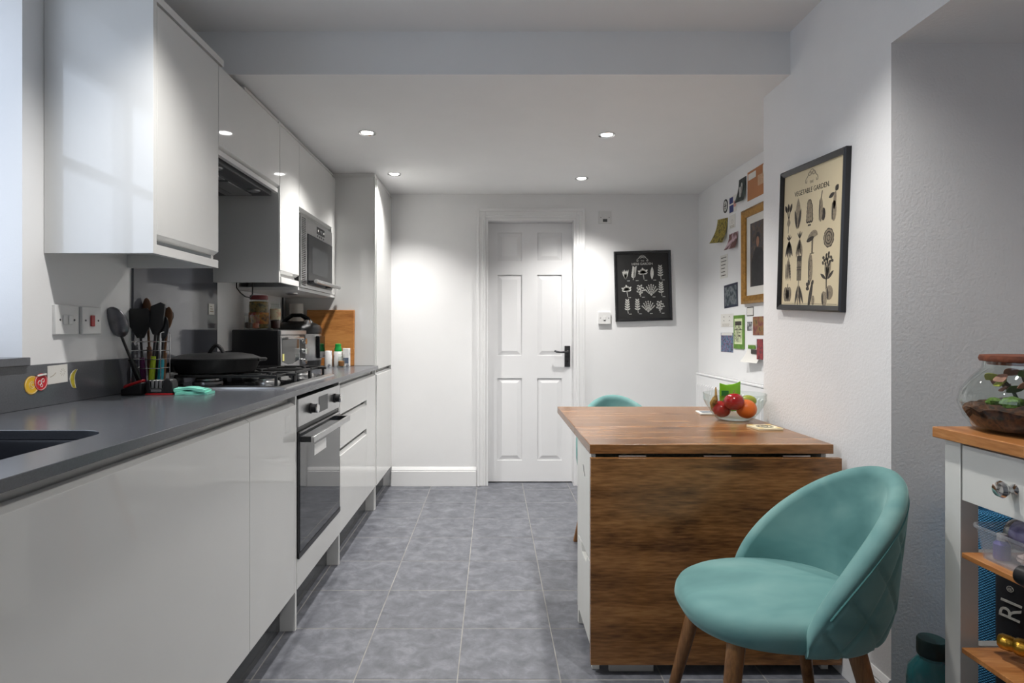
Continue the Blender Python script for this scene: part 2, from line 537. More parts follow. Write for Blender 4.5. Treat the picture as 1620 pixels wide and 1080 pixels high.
part('lever', MB().tube([(hx,YD-.005,.973),(hx,YD-.05,.973),(hx-.012,YD-.056,.973),(hx-.06,YD-.056,.972),(hx-.085,YD-.056,.975),(hx-.10,YD-.05,.982)], [.010,.009,.008,.007,.008,.006], 10), M['pewter'], h)
part('keyhole_cover', MB().sphere((hx, YD-.010, .905), .007, .004, .010), M['black'], h)

def skirt(name, p0, p1, out, h=.137):
    """profiled skirting between two floor points, 'out' is the facing direction"""
    p0 = Vector(p0); p1 = Vector(p1); out = Vector(out)
    pr = [(0,0),(.017,0),(.017,h*.78),(.013,h*.80),(.015,h*.84),(.010,h*.92),(.004,h),(0,h)]
    mb = MB()
    r0 = [(p0+out*a+Vector((0,0,b))) for a, b in pr]
    r1 = [(p1+out*a+Vector((0,0,b))) for a, b in pr]
    mb.loft([r0, r1])
    struct(name, mb, M['trim'])
skirt('baseboard_back', (-.735, YB, 0), (DX0-.066, YB, 0), (0,-1,0))
skirt('baseboard_back', (DX1+.066, YB, 0), (XA, YB, 0), (0,-1,0))
skirt('baseboard_right', (XR, YP0+.0, 0), (XR, YP1, 0), (-1,0,0), .11)
skirt('baseboard_recess', (XR-.017, YP0, 0), (1.80, YP0, 0), (0,-1,0), .06)
skirt('baseboard_alcove', (XA, YP1, 0), (XA, YB, 0), (-1,0,0))

# ------------------------------------------------------------------ ceiling downlights
def downlight(x, y, z, label, tilt=0, group=None, suffix=''):
    t = thing('downlight', label, 'downlight', (x, y, z), group)
    part('bezel', MB().lathe([(.030,-.0005),(.036,-.004),(.041,-.005),(.0435,-.003),(.044,.0008),(.030,.0008)], (x,y,z), 32), M['chrome'], t)
    part('lamp_lens', MB().lathe([(.001,-.0022),(.016,-.0028),(.0295,-.0012),(.0295,.0005),(.001,.0005)], (x,y,z), 24), M['lamp'], t)
    l = bpy.data.lights.new('spot_lamp'+suffix, 'SPOT')
    l.energy = SPOT_W*4; l.color = (1, .975, .94)
    l.spot_size = R(124); l.spot_blend = .85; l.shadow_soft_size = .03
    o = bpy.data.objects.new('spot_lamp'+suffix, l); COL.objects.link(o)
    o.parent = t; o.location = (0, 0, -.03)
    return t
downlight(-.632, 2.946, ZC, 'round chrome ceiling downlight above the hob side of the low ceiling')
downlight(-.625, 3.715, ZC, 'round chrome ceiling downlight beside the tall white cupboard')
downlight(.580, 2.974, ZC, 'round chrome ceiling downlight above the drop leaf table')
downlight(.581, 3.822, ZC, 'round chrome ceiling downlight in front of the black herb picture')
# the two lamps of the higher ceiling whose pools of light fall on the first wall cupboard and on the pier
downlight(-.62, 1.45, ZC2, 'round chrome downlight in the higher ceiling by the first wall cupboard', suffix='_offscreen')
downlight(.60, 1.45, ZC2, 'round chrome downlight in the higher ceiling by the pier', suffix='_offscreen')

# ------------------------------------------------------------------ base cabinets, left run
def j_front(name, y0, y1, z0, z1, root, mtl=None, chan_top=True, x=XD, th=.018):
    """slab door/drawer front with a bevelled finger pull along its top"""
    if chan_top: pr = [(x,z0),(x,z1),(x-.002,z1+.0015),(x-th,z1+.013),(x-th,z0)]
    else: pr = [(x,z0),(x,z1),(x-th,z1),(x-th,z0)]
    mb = MB().prism(pr, lambda u, v, d_: (u, d_, v), y0, y1)
    return part(name, mb, mtl or M['gloss'], root, bevel=.0008, smooth=False)

def base_unit(name, label, y0, y1, cat='cabinet'):
    t = thing(name, label, cat, ((XL+XD)/2, (y0+y1)/2, 0))
    part('carcass', MB().box(XL+.01, XD-.030, y0+.001, y1-.001, .150, ZW0-.0005), M['carcass'], t)
    return t
Z0, Z1 = .148, .848
Ys = [.20, .700, 1.780, 2.194, 2.834, 3.431, 3.690]
t = base_unit('base_cabinet', 'gloss white base cupboard at the near end of the worktop', Ys[0], Ys[1])
j_front('door', Ys[0]+.001, Ys[1]-.0015, Z0, Z1, t)
# sink unit: hollow, so the sink bowl has room
t = thing('sink_cabinet', 'wide gloss white base cupboard front under the sink', 'cabinet', ((XL+XD)/2, 1.32, 0))
part('carcass', MB().box(XL+.01, XD-.030, Ys[1]+.001, Ys[1]+.019, .150, ZW0-.0005).box(XL+.01, XD-.030, Ys[2]-.019, Ys[2]-.001, .150, ZW0-.0005).box(XL+.01, XD-.030, Ys[1]+.02, Ys[2]-.02, .15, .168).box(XD-.05, XD-.030, Ys[1]+.018, Ys[2]-.018, .80, ZW0-.0005), M['carcass'], t)
j_front('door', Ys[1]+.0015, Ys[2]-.0015, Z0, Z1, t)
t = base_unit('base_cabinet', 'narrow gloss white base cupboard next to the oven', Ys[2], Ys[3])
dr = j_front('door', Ys[2]+.0015, Ys[3]-.002, Z0, Z1, t)
part('energy_label', MB().box(XD, XD+.0004, 2.085, 2.135, .76, .82), M['carcass'], dr)
part('end_panel', MB().box(XD-.020-.53, XD-.002, Ys[3], Ys[3]+.018, .0, ZW0-.0005), M['carcass'], t)
# oven housing
t = thing('oven_cabinet', 'white cabinet housing that holds the built in oven', 'cabinet', (-1.03, 2.52, 0))
OY0, OY1 = Ys[3]+.021, Ys[4]-.021
part('end_panel', MB().box(XL+.01, XD-.002, OY1+.002, OY1+.020, 0, ZW0-.0005), M['carcass'], t)
part('bottom_shelf', MB().box(XL+.01, XD-.03, Ys[3]+.0185, OY1+.0015, .15, .168), M['carcass'], t)
part('filler_panel', MB().box(XD-.018, XD, Ys[3]+.019, OY1+.020, Z0, .262), M['gloss'], t, bevel=.0008, smooth=False)
part('top_rail', MB().box(XD-.13, XD-.106, Ys[3]+.0185, OY1+.0015, .870, ZW0-.0005), M['carcass'], t)
# drawers
t = base_unit('drawer_cabinet', 'gloss white three drawer base cabinet right of the oven', Ys[4], Ys[5])
j_front('drawer', Ys[4]+.0015, Ys[5]-.001, .722, Z1, t)
j_front('drawer', Ys[4]+.0015, Ys[5]-.001, .556, .690, t)
j_front('drawer', Ys[4]+.0015, Ys[5]-.001, Z0, .520, t)
t = base_unit('base_cabinet', 'slim gloss white base cupboard between the drawers and the tall unit', Ys[5], Ys[6])
j_front('door', Ys[5]+.0005, Ys[6]-.004, Z0, Z1, t)
part('end_panel', MB().box(XD-.55, XD-.006, Ys[6]-.019, Ys[6]-.001, 0, .1495), M['carcass'], t)
# tall unit
TY0, TY1 = 3.690, YB-.002
t = thing('tall_cabinet', 'tall gloss white larder cupboard reaching the ceiling', 'cabinet', ((XL-.735)/2, (TY0+TY1)/2, 0))
part('side_panel', MB().box(XL+.002, -.752, TY0, TY0+.018, ZW+.0005, 2.100), M['gloss'], t, bevel=.0008, smooth=False)
part('carcass', MB().box(XL+.01, -.767, TY0+.019, TY1, .15, 2.100), M['carcass'], t)
part('corner_post', MB().box(-.7515, -.742, TY0, TY0+.018, .0, 2.100), M['carcass'], t)
j_front('door', TY0+.020, TY1-.022, Z0, Z1, t, x=-.737)
part('door', MB().prism([(-.737,.884),(-.737,2.098),(-.755,2.098),(-.755,.872)], lambda u, v, d_: (u, d_, v), TY0+.020, TY1-.022), M['gloss'], t, bevel=.0008, smooth=False)
part('filler_panel', MB().box(-.755, -.740, TY1-.020, TY1, .15, 2.1), M['gloss'], t)
part('cornice_strip', MB().box(-.765, -.745, TY0, TY1, 2.101, 2.1245).box(XL+.002, -.7455, TY0+.004, TY0+.018, 2.101, 2.1245), M['carcass'], t)
# plinths
for (a, b, l) in ((Ys[0], Ys[3]-.001, 'below the sink cupboards'), (Ys[3]+.019, OY1+.001, 'below the oven'), (OY1+.021, Ys[6]-.020, 'below the drawer unit'), (TY0+.001, TY1, 'below the tall cupboard')):
    single('plinth_board', 'dark grey kickboard set back '+l, 'plinth', MB().box(-.815, -.799, a, b, .0005, .1495), M['plinth'], bevel=.001)

# ------------------------------------------------------------------ worktop, sink, upstand, splashback
def rrect(x0, x1, y0, y1, r, n=8):
    out = []
    for cx, cy, a0 in ((x1-r, y0+r, -90), (x1-r, y1-r, 0), (x0+r, y1-r, 90), (x0+r, y0+r, 180)):
        for i in range(n+1):
            a = R(a0+90*i/n); out.append((cx+r*math.cos(a), cy+r*math.sin(a)))
    return out
SX0, SX1, SY0, SY1 = -1.215, -.832, .765, 1.285
def holed_slab(x0, x1, y0, y1, z0, z1, hole):
    bm = bmesh.new()
    def loop(pts):
        v = [bm.verts.new((p[0], p[1], z1)) for p in pts]
        return [bm.edges.new((v[i], v[(i+1) % len(v)])) for i in range(len(v))]
    e = loop([(x0,y0),(x1,y0),(x1,y1),(x0,y1)])+loop(hole)
    bmesh.ops.triangle_fill(bm, use_beauty=True, use_dissolve=False, edges=e)
    ext = bmesh.ops.extrude_face_region(bm, geom=list(bm.faces))
    for v in [g for g in ext['geom'] if isinstance(g, bmesh.types.BMVert)]: v.co.z = z0
    bmesh.ops.recalc_face_normals(bm, faces=bm.faces)
    bm.verts.index_update()
    mb = MB(); mb.add([v.co[:] for v in bm.verts], [[v.index for v in f.verts] for f in bm.faces]); bm.free()
    return mb
wt = single('worktop', 'long dark grey quartz worktop with a sink cut out', 'worktop', holed_slab(XL+.001, XW, Ys[0]-.02, TY0-.0005, ZW0, ZW, rrect(SX0, SX1, SY0, SY1, .07)), M['stone'], bevel=.0012)
s = MB()
rings = []
for (off, z) in ((-.02, .8865), (.006, .8865), (.008, .88), (.014, .72), (.03, .700), (.10, .695)):
    rings.append([(px, py, z) for px, py in rrect(SX0+off, SX1-off, SY0+off, SY1-off, max(.02, .07-off*.3), 8)])
s.loft(rings, cap=False); s.f.append(tuple(range(len(s.v)-36, len(s.v))))
sk = thing('sink', 'dark grey undermounted sink bowl in the worktop', 'sink', ((SX0+SX1)/2, (SY0+SY1)/2, .695))
part('bowl', s, mat('dark_composite_sink', S(46,48,54), .35, var=.08, vscale=200), sk)
part('drain', MB().lathe([(.001,.0),(.028,.0),(.04,.003),(.042,.001),(.042,-.004),(.001,-.004)], ((SX0+SX1)/2, 1.0, .6995), 24), M['steel'], sk)
ups = single('upstand', 'dark grey stone upstand along the wall behind the sink', 'upstand', MB().box(XL, XL+.014, Ys[0]-.02, 2.116, ZW+.0003, 1.0298), M['stone_m'], bevel=.001)
single('upstand', 'dark grey stone upstand behind the mini oven', 'upstand', MB().box(XL, XL+.014, 2.766, TY0-.001, ZW+.0003, 1.0298), M['stone_m'], bevel=.001)
single('splashback', 'tall glossy grey splashback panel behind the hob', 'splashback', MB().box(XL+.0006, XL+.0095, 2.1185, 2.7625, ZW+.0003, 1.745), M['splash'], bevel=.001)

# ------------------------------------------------------------------ wall cupboards
def wall_unit(name, label, y0, y1, z0, rec=0):
    t = thing(name, label, 'cabinet', ((XL+XU)/2, (y0+y1)/2, z0))
    part('carcass', MB().box(XL+.0005, XU-.024, y0+.0185, y1-.001, z0+.0005+rec, 2.0995), M['carcass'], t)
    return t
def pull_door(name, y0, y1, z0, z1, root):
    pr = [(XU,z1),(XU,z0),(XU-.002,z0-.0015),(XU-.018,z0-.013),(XU-.018,z1)]
    return part(name, MB().prism(pr, lambda u, v, d_: (u, d_, v), y0, y1), M['gloss'], root, bevel=.0008, smooth=False)
UZ = 1.353
UY = [1.7055, 2.112, 2.719, 2.990, 3.592]
t = wall_unit('wall_cabinet', 'gloss white wall cupboard with a bare end panel beside the window', UY[0], UY[1], UZ, .045)
part('side_panel', MB().box(XL+.001, XU, UY[0], UY[0]+.018, UZ, 2.100), M['gloss'], t, bevel=.001, smooth=False)
part('bottom_rail', MB().box(XU-.018, XU-.0005, UY[0]+.0185, UY[1]-.001, UZ, 1.381), M['gloss'], t, bevel=.0008, smooth=False)
part('side_panel', MB().box(XL+.001, XU-.019, UY[1]-.0185, UY[1]-.001, UZ, UZ+.0452), M['carcass'], t, smooth=False)
pull_door('door', UY[0]+.0195, UY[1]-.002, 1.411, 2.087, t)
part('cornice_strip', MB().box(XU-.024, XU-.004, UY[0], UY[1]+.05, 2.101, 2.1245), M['carcass'], t)
t = wall_unit('wall_cabinet', 'short gloss white wall cupboard above the extractor grille', UY[1], UY[2], 1.775)
part('bottom_rail', MB().box(XU-.018, XU-.0005, UY[1]+.001, UY[2]-.024, 1.764, 1.783), M['gloss'], t, bevel=.0008, smooth=False)
part('side_panel', MB().box(XL+.001, XU-.024, UY[1]+.0005, UY[1]+.018, 1.775, 2.0995), M['carcass'], t)
pull_door('door', UY[1]+.0015, UY[2]-.002, 1.802, 2.087, t)
part('cornice_strip', MB().box(XU-.03, XU-.012, UY[1]+.25, UY[2]-.0005, 2.1, 2.113), M['carcass'], t)
# extractor
t = thing('extractor_hood', 'dark built in extractor grille under the short wall cupboard', 'extractor hood', (-1.15, 2.41, 1.745))
part('housing', MB().box(XL+.013, XU-.030, UY[1]+.02, UY[2]-.02, 1.7500, 1.7745), M['grey_pl'], t, bevel=.002)
for k in range(2):
    y0 = UY[1]+.05+k*.27
    part('filter_panel', MB().box(XL+.09, XU-.11, y0, y0+.24, 1.7455, 1.7498), M['steel'], t, bevel=.001)
    part('filter_slot', MB().box(XL+.13, XU-.19, y0+.03, y0+.21, 1.7445, 1.7457), M['black'], t)
for k in range(2):
    part('hood_lamp', MB().lathe([(.001,0),(.024,0),(.028,.003),(.028,.005),(.001,.005)], (XU-.07, UY[1]+.12+.36*k, 1.745), 20), M['steel'], t)
# narrow cupboard and microwave cupboard
t = wall_unit('wall_cabinet', 'narrow full height white wall cupboard beside the microwave', UY[2], UY[3], UZ, .02)
part('side_panel', MB().box(XL+.001, XU-.004, UY[2], UY[2]+.018, UZ, 2.100), M['carcass'], t, bevel=.001, smooth=False)
part('bottom_rail', MB().box(XU-.018, XU-.0005, UY[2]+.0185, UY[3]-.001, UZ, 1.381), M['gloss'], t, bevel=.0008, smooth=False)
pull_door('door', UY[2]+.003, UY[3]-.002, 1.411, 2.087, t)
part('cornice_strip', MB().box(XU-.03, XU-.012, UY[2]+.0005, UY[3], 2.1, 2.113), M['carcass'], t)
t = thing('wall_cabinet', 'white wall cupboard with a flap door above the microwave', 'cabinet', ((XL+XU)/2, 3.3, 1.34))
part('carcass', MB().box(XL+.001, XU-.024, UY[3]+.0005, TY0-.001, 1.748, 2.0995), M['carcass'], t)
part('shelf_panel', MB().box(XL+.001, XU-.006, UY[3]+.0005, TY0-.001, UZ-.017, UZ-.001), M['carcass'], t)
part('side_panel', MB().box(XL+.001, XU-.024, UY[4]+.06, TY0-.001, UZ, 1.7475), M['carcass'], t)
part('side_rail', MB().box(XU-.024, XU-.004, UY[4]+.008, TY0-.001, UZ, 2.0865), M['gloss'], t)
pull_door('door', UY[3]+.001, UY[4]+.006, 1.764, 2.087, t)
part('cornice_strip', MB().box(XU-.03, XU-.012, UY[3]+.0005, TY0-.001, 2.1, 2.113), M['carcass'], t)

# microwave
t = thing('microwave', 'built in stainless steel microwave with black glass door', 'microwave', (-1.14, 3.29, UZ))
MY0, MY1, MZ0, MZ1 = 3.006, 3.590, UZ+.0002, 1.730
xm = XU+.004
part('body', MB().box(XL+.05, xm-.012, MY0+.004, MY1-.004, MZ0, MZ1), M['grey_pl'], t)
part('front_frame', MB().box(xm-.012, xm, MY0, MY0+.014, MZ0, MZ1).box(xm-.012, xm, MY0+.078, MY0+.105, MZ0, MZ1).box(xm-.012, xm, MY0+.014, MY0+.078, MZ0, MZ0+.012).box(xm-.012, xm, MY0+.014, MY0+.078, MZ1-.012, MZ1).box(xm-.012, xm, MY0+.105, MY1, 1.648, MZ1).box(xm-.012, xm-.001, MY0+.105, MY1, MZ0, 1.374), M['steel'], t, bevel=.0006, smooth=False)
for k in range(37):
    z = MZ0+.017+k*.0094
    part('vent_bar', MB().box(xm-.010, xm-.0005, MY0+.0135, MY0+.0785, z, z+.0048), M['steel'], t, smooth=False)
dr = part('door', MB().box(xm-.011, xm+.004, MY0+.107, MY1-.012, 1.376, 1.645), M['black_gloss'], t, bevel=.001)
part('door_window', MB().box(xm+.0038, xm+.0046, MY0+.175, MY1-.11, 1.44, 1.585), mat('microwave_window', S(44,46,48), .06, var=.05, spec=.7), dr)
part('handle', MB().tube([(xm+.045, MY0+.105, 1.392), (xm+.045, MY1-.005, 1.392)], .0105, 14), M['steel'], dr)
for yy in (MY0+.14, MY1-.04): part('handle_mount', MB().box(xm+.003, xm+.045, yy-.008, yy+.008, 1.386, 1.398), M['black'], dr)
cp = part('display', MB().box(xm, xm+.0012, MY0+.27, MY0+.42, 1.672, 1.712), M['black_gloss'], t)
for k, c in ((0, .29), (1, .395)): part('display_digit', MB().box(xm+.0012, xm+.0016, MY0+c, MY0+c+.012, 1.686, 1.698), M['chalk'], cp)
part('display_digit', MB().box(xm+.0012, xm+.0016, MY0+.33, MY0+.37, 1.686, 1.699), M['grey_pl'], cp)
for k in range(4): part('button', MB().lathe([(.001,0),(.006,0),(.006,.003),(.001,.003)], (0,0,0), 12).xf(Matrix.Translation((xm, MY0+.285+k*.038, 1.661)) @ Matrix.Rotation(PI/2, 4, 'Y')), M['grey_pl'], t)

# ------------------------------------------------------------------ built in oven
t = thing('oven', 'built in stainless steel oven with dark glass door and bar handle', 'oven', (-1.0, 2.51, .262))
xo = XD+.004
part('body', MB().box(XL+.06, xo-.02, OY0+.006, OY1-.006, .266, .868), M['grey_pl'], t)
cp = part('control_panel', MB().box(xo-.02, xo, OY0, OY1, .762, .868), M['steel'], t, bevel=.001)
part('gap_strip', MB().box(xo-.02, xo-.008, OY0, OY1, .742, .7618), M['black'], t)  # plain black strip across the gap between control panel and door
dr = part('door', MB().box(xo-.02, xo, OY0, OY1, .264, .741), M['black'], t, bevel=.002)
part('door_glass', MB().box(xo-.001, xo+.0025, OY0+.012, OY1-.012, .285, .735), M['oven_glass'], dr, bevel=.0008)
part('door_trim', MB().box(xo-.004, xo+.003, OY0, OY1, .262, .283), M['black'], dr)
part('trim_strip', MB().box(xo-.001, xo+.003, OY0+.01, OY1-.01, .7352, .7415), M['steel'], dr)
hz = .712
part('handle', MB().box(xo+.043, xo+.055, OY0+.012, OY1-.012, hz-.012, hz+.012), M['steel'], dr, bevel=.002)
for yy in (OY0+.014, OY1-.034): part('handle_mount', MB().box(xo, xo+.0435, yy, yy+.02, hz-.009, hz+.011), M['black'], dr)
part('sticker', MB().box(xo+.0026, xo+.003, OY0+.19, OY0+.36, .615, .66), M['white_pl'], dr)
for yy in (OY0+.145, OY1-.095):
    kb = part('knob', MB().lathe([(.001,0),(.021,0),(.021,.006),(.018,.008),(.018,.026),(.001,.026)], (0,0,0), 28).xf(Matrix.Translation((xo,yy,.815)) @ Matrix.Rotation(PI/2,4,'Y')), M['black'], cp)
    part('knob_cap', MB().lathe([(.001,.026),(.019,.026),(.019,.030),(.016,.033),(.001,.033)], (0,0,0), 28).xf(Matrix.Translation((xo,yy,.815)) @ Matrix.Rotation(PI/2,4,'Y')), M['chrome'], kb)
part('display', MB().box(xo, xo+.0015, OY0+.26, OY0+.39, .782, .848), M['grey_pl'], cp)

# ------------------------------------------------------------------ gas hob
HX0, HX1, HY0, HY1 = -1.262, -.778, 2.203, 2.884
hob = thing('gas_hob', 'stainless steel gas hob with black pan supports', 'hob', ((HX0+HX1)/2, (HY0+HY1)/2, ZW))
part('tray', MB().loft([[(x,y,ZW+.0003) for x,y in rrect(HX0,HX1,HY0,HY1,.012,4)], [(x,y,ZW+.006) for x,y in rrect(HX0+.001,HX1-.001,HY0+.001,HY1-.001,.012,4)], [(x,y,ZW+.008) for x,y in rrect(HX0+.012,HX1-.012,HY0+.012,HY1-.012,.012,4)]]), M['steel'], hob)
part('hotplate', MB().box(HX0+.03, HX1-.03, HY0+.03, HY1-.03, ZW+.0075, ZW+.0095), M['black_gloss'], hob)
burn = [(-1.14,2.34,.045),(-.90,2.34,.036),(-1.02,2.545,.055),(-1.14,2.75,.036),(-.90,2.75,.045)]
for bx, by, br in burn:
    b_ = part('burner', MB().lathe([(.001,0),(br+.012,0),(br+.010,.008),(br,.012),(br,.020),(.001,.020)], (bx,by,ZW+.0095), 28), M['steel'], hob)
    part('burner_cap', MB().lathe([(.001,.0),(br-.004,.0),(br-.002,.004),(br-.008,.008),(.001,.009)], (bx,by,ZW+.0295), 28), M['iron'], b_)
def bar(mb, p, q, w=.005, h=.010):
    p = Vector(p); q = Vector(q); d_ = (q-p).normalized(); s_ = d_.cross(Vector((0,0,1))).normalized()*w; u = Vector((0,0,h/2))
    mb.loft([[p-s_-u,p+s_-u,p+s_+u,p-s_+u],[q-s_-u,q+s_-u,q+s_+u,q-s_+u]])
zg = ZW+.045
for (y0, y1) in ((2.235, 2.435), (2.450, 2.640), (2.655, 2.855)):
    mb = MB()
    ym = (y0+y1)/2
    for a, b_ in (((HX0+.05,y0),(HX1-.05,y0)), ((HX0+.05,y1),(HX1-.05,y1)), ((HX0+.05,y0),(HX0+.05,y1)), ((HX1-.05,y0),(HX1-.05,y1))):
        bar(mb, a+(zg,), b_+(zg,))
        bar(mb, a+(zg,), (a[0]+.0001, a[1], ZW+.010)) if False else mb.box(a[0]-.005, a[0]+.005, a[1]-.005, a[1]+.005, ZW+.0095, zg)
    mb.box(HX1-.055, HX1-.045, y1-.005, y1+.005, ZW+.0095, zg); mb.box(HX0+.045, HX0+.055, y1-.005, y1+.005, ZW+.0095, zg)
    for cx in ((-1.14, -.90) if abs(ym-2.545) > .05 else (-1.02,)):
        bar(mb, (cx, y0, zg), (cx, ym-.022, zg)); bar(mb, (cx, y1, zg), (cx, ym+.022, zg))
        bar(mb, (cx-.115, ym, zg), (cx-.022, ym, zg)); bar(mb, (cx+.115, ym, zg), (cx+.022, ym, zg))
    if abs(ym-2.545) < .05:
        bar(mb, (HX0+.05, ym, zg), (-1.13, ym, zg)); bar(mb, (HX1-.05, ym, zg), (-.91, ym, zg))
    else: bar(mb, (-1.02, y0, zg), (-1.02, y1, zg))
    part('pan_support', mb, M['iron'], hob, bevel=.0012)

# cast iron casserole on the near rear burner
cx, cy, cz = -1.126, 2.385, zg+.0052
t = thing('cast_iron_casserole', 'round black cast iron casserole with a loop handled lid on the hob', 'pan', (cx, cy, cz))
part('pot', MB().lathe([(.001,0),(.135,0),(.148,.006),(.166,.052),(.168,.056),(.160,.056),(.158,.052),(.142,.010),(.001,.008)], (cx,cy,cz), 48), M['iron'], t)
ld = part('lid', MB().lathe([(.001,.072),(.10,.071),(.135,.066),(.158,.058),(.167,.0565),(.167,.060),(.158,.063),(.137,.072),(.10,.078),(.001,.079)], (cx,cy,cz), 48), M['iron'], t)
hpts = [(cx-.03+.06*i/10, cy-.0+.0, cz+.076+.034*math.sin(PI*i/10)) for i in range(11)]
part('lid_handle', MB().tube(hpts, .0075, 10), M['iron'], ld)
for sgn in (-1, 1):
    pts = [(cx+.03*sgn+.155*math.cos(a)*1.0, cy+.155*math.sin(a), cz+.048) for a in ()]
    px = cx+sgn*.160 if sgn > 0 else cx-.158
    mb = MB()
    ang0 = R(20 if sgn > 0 else 200)
    c_, s_ = math.cos(ang0), math.sin(ang0)
    loop = []
    for i in range(9):
        u = -.045+.09*i/8; w_ = .158+.028*math.sin(PI*i/8)
        loop.append((cx+w_*c_-u*s_, cy+w_*s_+u*c_, cz+.052)) 
    if sgn > 0: mb.tube(loop, .007, 8); part('side_handle', mb, M['iron'], t)

# ------------------------------------------------------------------ mini oven and jars on it
t = thing('mini_oven', 'black countertop mini oven with glass door behind the hob', 'mini oven', (-1.17, 3.09, ZW))
ex0, ex1, ey0, ey1, ez0, ez1 = -1.292, -1.058, 2.892, 3.292, .922, 1.134
part('body', MB().box(ex0, ex1, ey0, ey1, ez0, ez1), M['black'], t, bevel=.006)
for fx in (ex0+.03, ex1-.03):
    for fy in (ey0+.03, ey1-.03): part('foot', MB().lathe([(.001,0),(.011,0),(.013,.0142),(.001,.0142)], (fx,fy,ZW+.0003), 12), M['black'], t)
part('top_trim', MB().box(ex1-.004, ex1+.010, ey0+.004, ey1-.004, ez1-.026, ez1-.004), M['steel'], t, bevel=.002)
dr = part('door', MB().box(ex1-.001, ex1+.009, ey0+.006, ey0+.285, ez0+.008, ez1-.030), M['steel'], t, bevel=.003)
part('door_glass', MB().prism([(ey0+.02,ez0+.05),(ey0+.10,ez0+.034),(ey0+.17,ez0+.034),(ey0+.27,ez0+.05),(ey0+.27,ez1-.05),(ey0+.02,ez1-.05)], lambda u,v,d_: (d_,u,v), ex1+.008, ex1+.0105), mat('mini_oven_glass', S(52,54,55), .05, var=.05, vscale=20, spec=.8), dr)
part('handle', MB().tube([(ex1+.009,ey0+.03,ez1-.045),(ex1+.032,ey0+.03,ez1-.045),(ex1+.032,ey0+.27,ez1-.045),(ex1+.009,ey0+.27,ez1-.045)], .006, 8), M['chrome'], dr)
part('sticker', MB().box(ex1+.0105, ex1+.011, ey0+.022, ey0+.045, ez0+.055, ez0+.09), mat('yellow_sticker', S(226,220,130), .5), dr)
cp = part('control_panel', MB().box(ex1-.001, ex1+.006, ey0+.288, ey1-.006, ez0+.008, ez1-.030), M['black'], t, bevel=.002)
for k in range(3):
    part('knob', MB().lathe([(.001,0),(.019,0),(.017,.022),(.001,.022)], (0,0,0), 20).xf(Matrix.Translation((ex1+.006, ey0+.34, ez0+.04+k*.054)) @ Matrix.Rotation(PI/2,4,'Y')), M['chrome'], cp)

def jar(name, label, x, y, z, r, h, lid_h, fill, fillmat, lidmat, cat='jar', labelmat=None, neck=.86, lab=(.3,.62)):
    t = thing(name, label, cat, (x, y, z))
    hb = h-lid_h
    part('glass_body', MB().lathe([(.001,.0),(r*.92,.0),(r,.006),(r,hb*.80),(r*neck,hb*.93),(r*neck,hb),(r*neck-.002,hb),(r*neck-.002,hb*.93),(r-.002,hb*.79),(r-.002,.008),(.001,.004)], (x,y,z), 28), M['glass_j'], t)
    part('contents', MB().lathe([(.001,.005),(r-.004,.008),(r-.003,hb*fill),(r*.6,hb*fill+.003),(.001,hb*fill+.002)], (x,y,z), 28), fillmat, t)
    if lidmat: part('lid', MB().lathe([(.001,hb-.004),(r*neck+.002,hb-.004),(r*neck+.003,hb+.002),(r*neck+.002,h-.002),(r*neck-.001,h),(.001,h)], (x,y,z), 28), lidmat, t)
    if labelmat: part('label', MB().lathe([(r+.0004,hb*lab[0]),(r+.0007,hb*lab[0]),(r+.0007,hb*lab[1]),(r+.0004,hb*lab[1])], (x,y,z), 28, cap=False), labelmat, t)
    return t
zt = ez1+.0003
olive = printed('pickled_peppers', [S(52,50,26),S(104,92,44),S(150,118,50),S(60,54,30)], 60)
jar('pickle_jar', 'large glass pickle jar with red lid on the mini oven', -1.222, 3.055, zt, .049, .178, .018, .90, olive, mat('dull_red_lid', S(122,42,44), .4), labelmat=printed('jar_label_dark', [S(40,38,34),S(176,120,40),S(160,50,34)], 25), lab=(.18,.55))
jar('sauce_jar', 'small glass jar with cream paper label on the mini oven', -1.158, 3.115, zt, .027, .150, .012, .35, mat('dark_red_sauce', S(84,30,24), .3), M['glass_j'], labelmat=printed('jar_label_cream', [S(232,224,196),S(236,226,190),S(200,90,50)], 30), lab=(.38,.80))
jar('spice_shaker', 'clear spice shaker in front of the red lidded jar', -1.232, 2.945, zt, .0185, .083, .010, .45, mat('peppercorns', S(70,52,44), .7, var=.6, vscale=300), M['glass_j'])
jar('spice_shaker', 'clear spice shaker with orange flakes beside the sauce jar', -1.190, 2.935, zt, .0185, .083, .010, .40, mat('chilli_flakes', S(170,92,60), .7, var=.5, vscale=300), M['glass_j'])

# ------------------------------------------------------------------ pressure cooker, kitchen roll, board, spices
px, py = -1.150, 3.450
t = thing('pressure_cooker', 'stainless electric pressure cooker with black lid', 'pressure cooker', (px, py, ZW))
part('base_ring', MB().lathe([(.001,.0003),(.118,.0003),(.128,.006),(.134,.048),(.001,.048)], (px,py,ZW), 40), M['black'], t)
part('steel_body', MB().lathe([(.001,.048),(.132,.048),(.134,.052),(.134,.198),(.132,.202),(.001,.202)], (px,py,ZW), 40), M['steel'], t)
ld = part('lid', MB().lathe([(.001,.203),(.134,.203),(.137,.208),(.137,.232),(.128,.250),(.10,.266),(.05,.276),(.001,.278)], (px,py,ZW), 40), M['black'], t)
part('lid_handle', MB().tube([(px-.085,py,ZW+.258),(px-.07,py,ZW+.290),(px-.03,py,ZW+.312),(px+.02,py,ZW+.312),(px+.055,py,ZW+.292),(px+.075,py,ZW+.262)], [.016,.014,.012,.012,.014,.018], 10), M['black'], ld)
part('steam_valve', MB().lathe([(.001,0),(.018,0),(.016,.016),(.010,.022),(.001,.022)], (px+.07,py-.05,ZW+.262), 16), M['chrome'], ld)
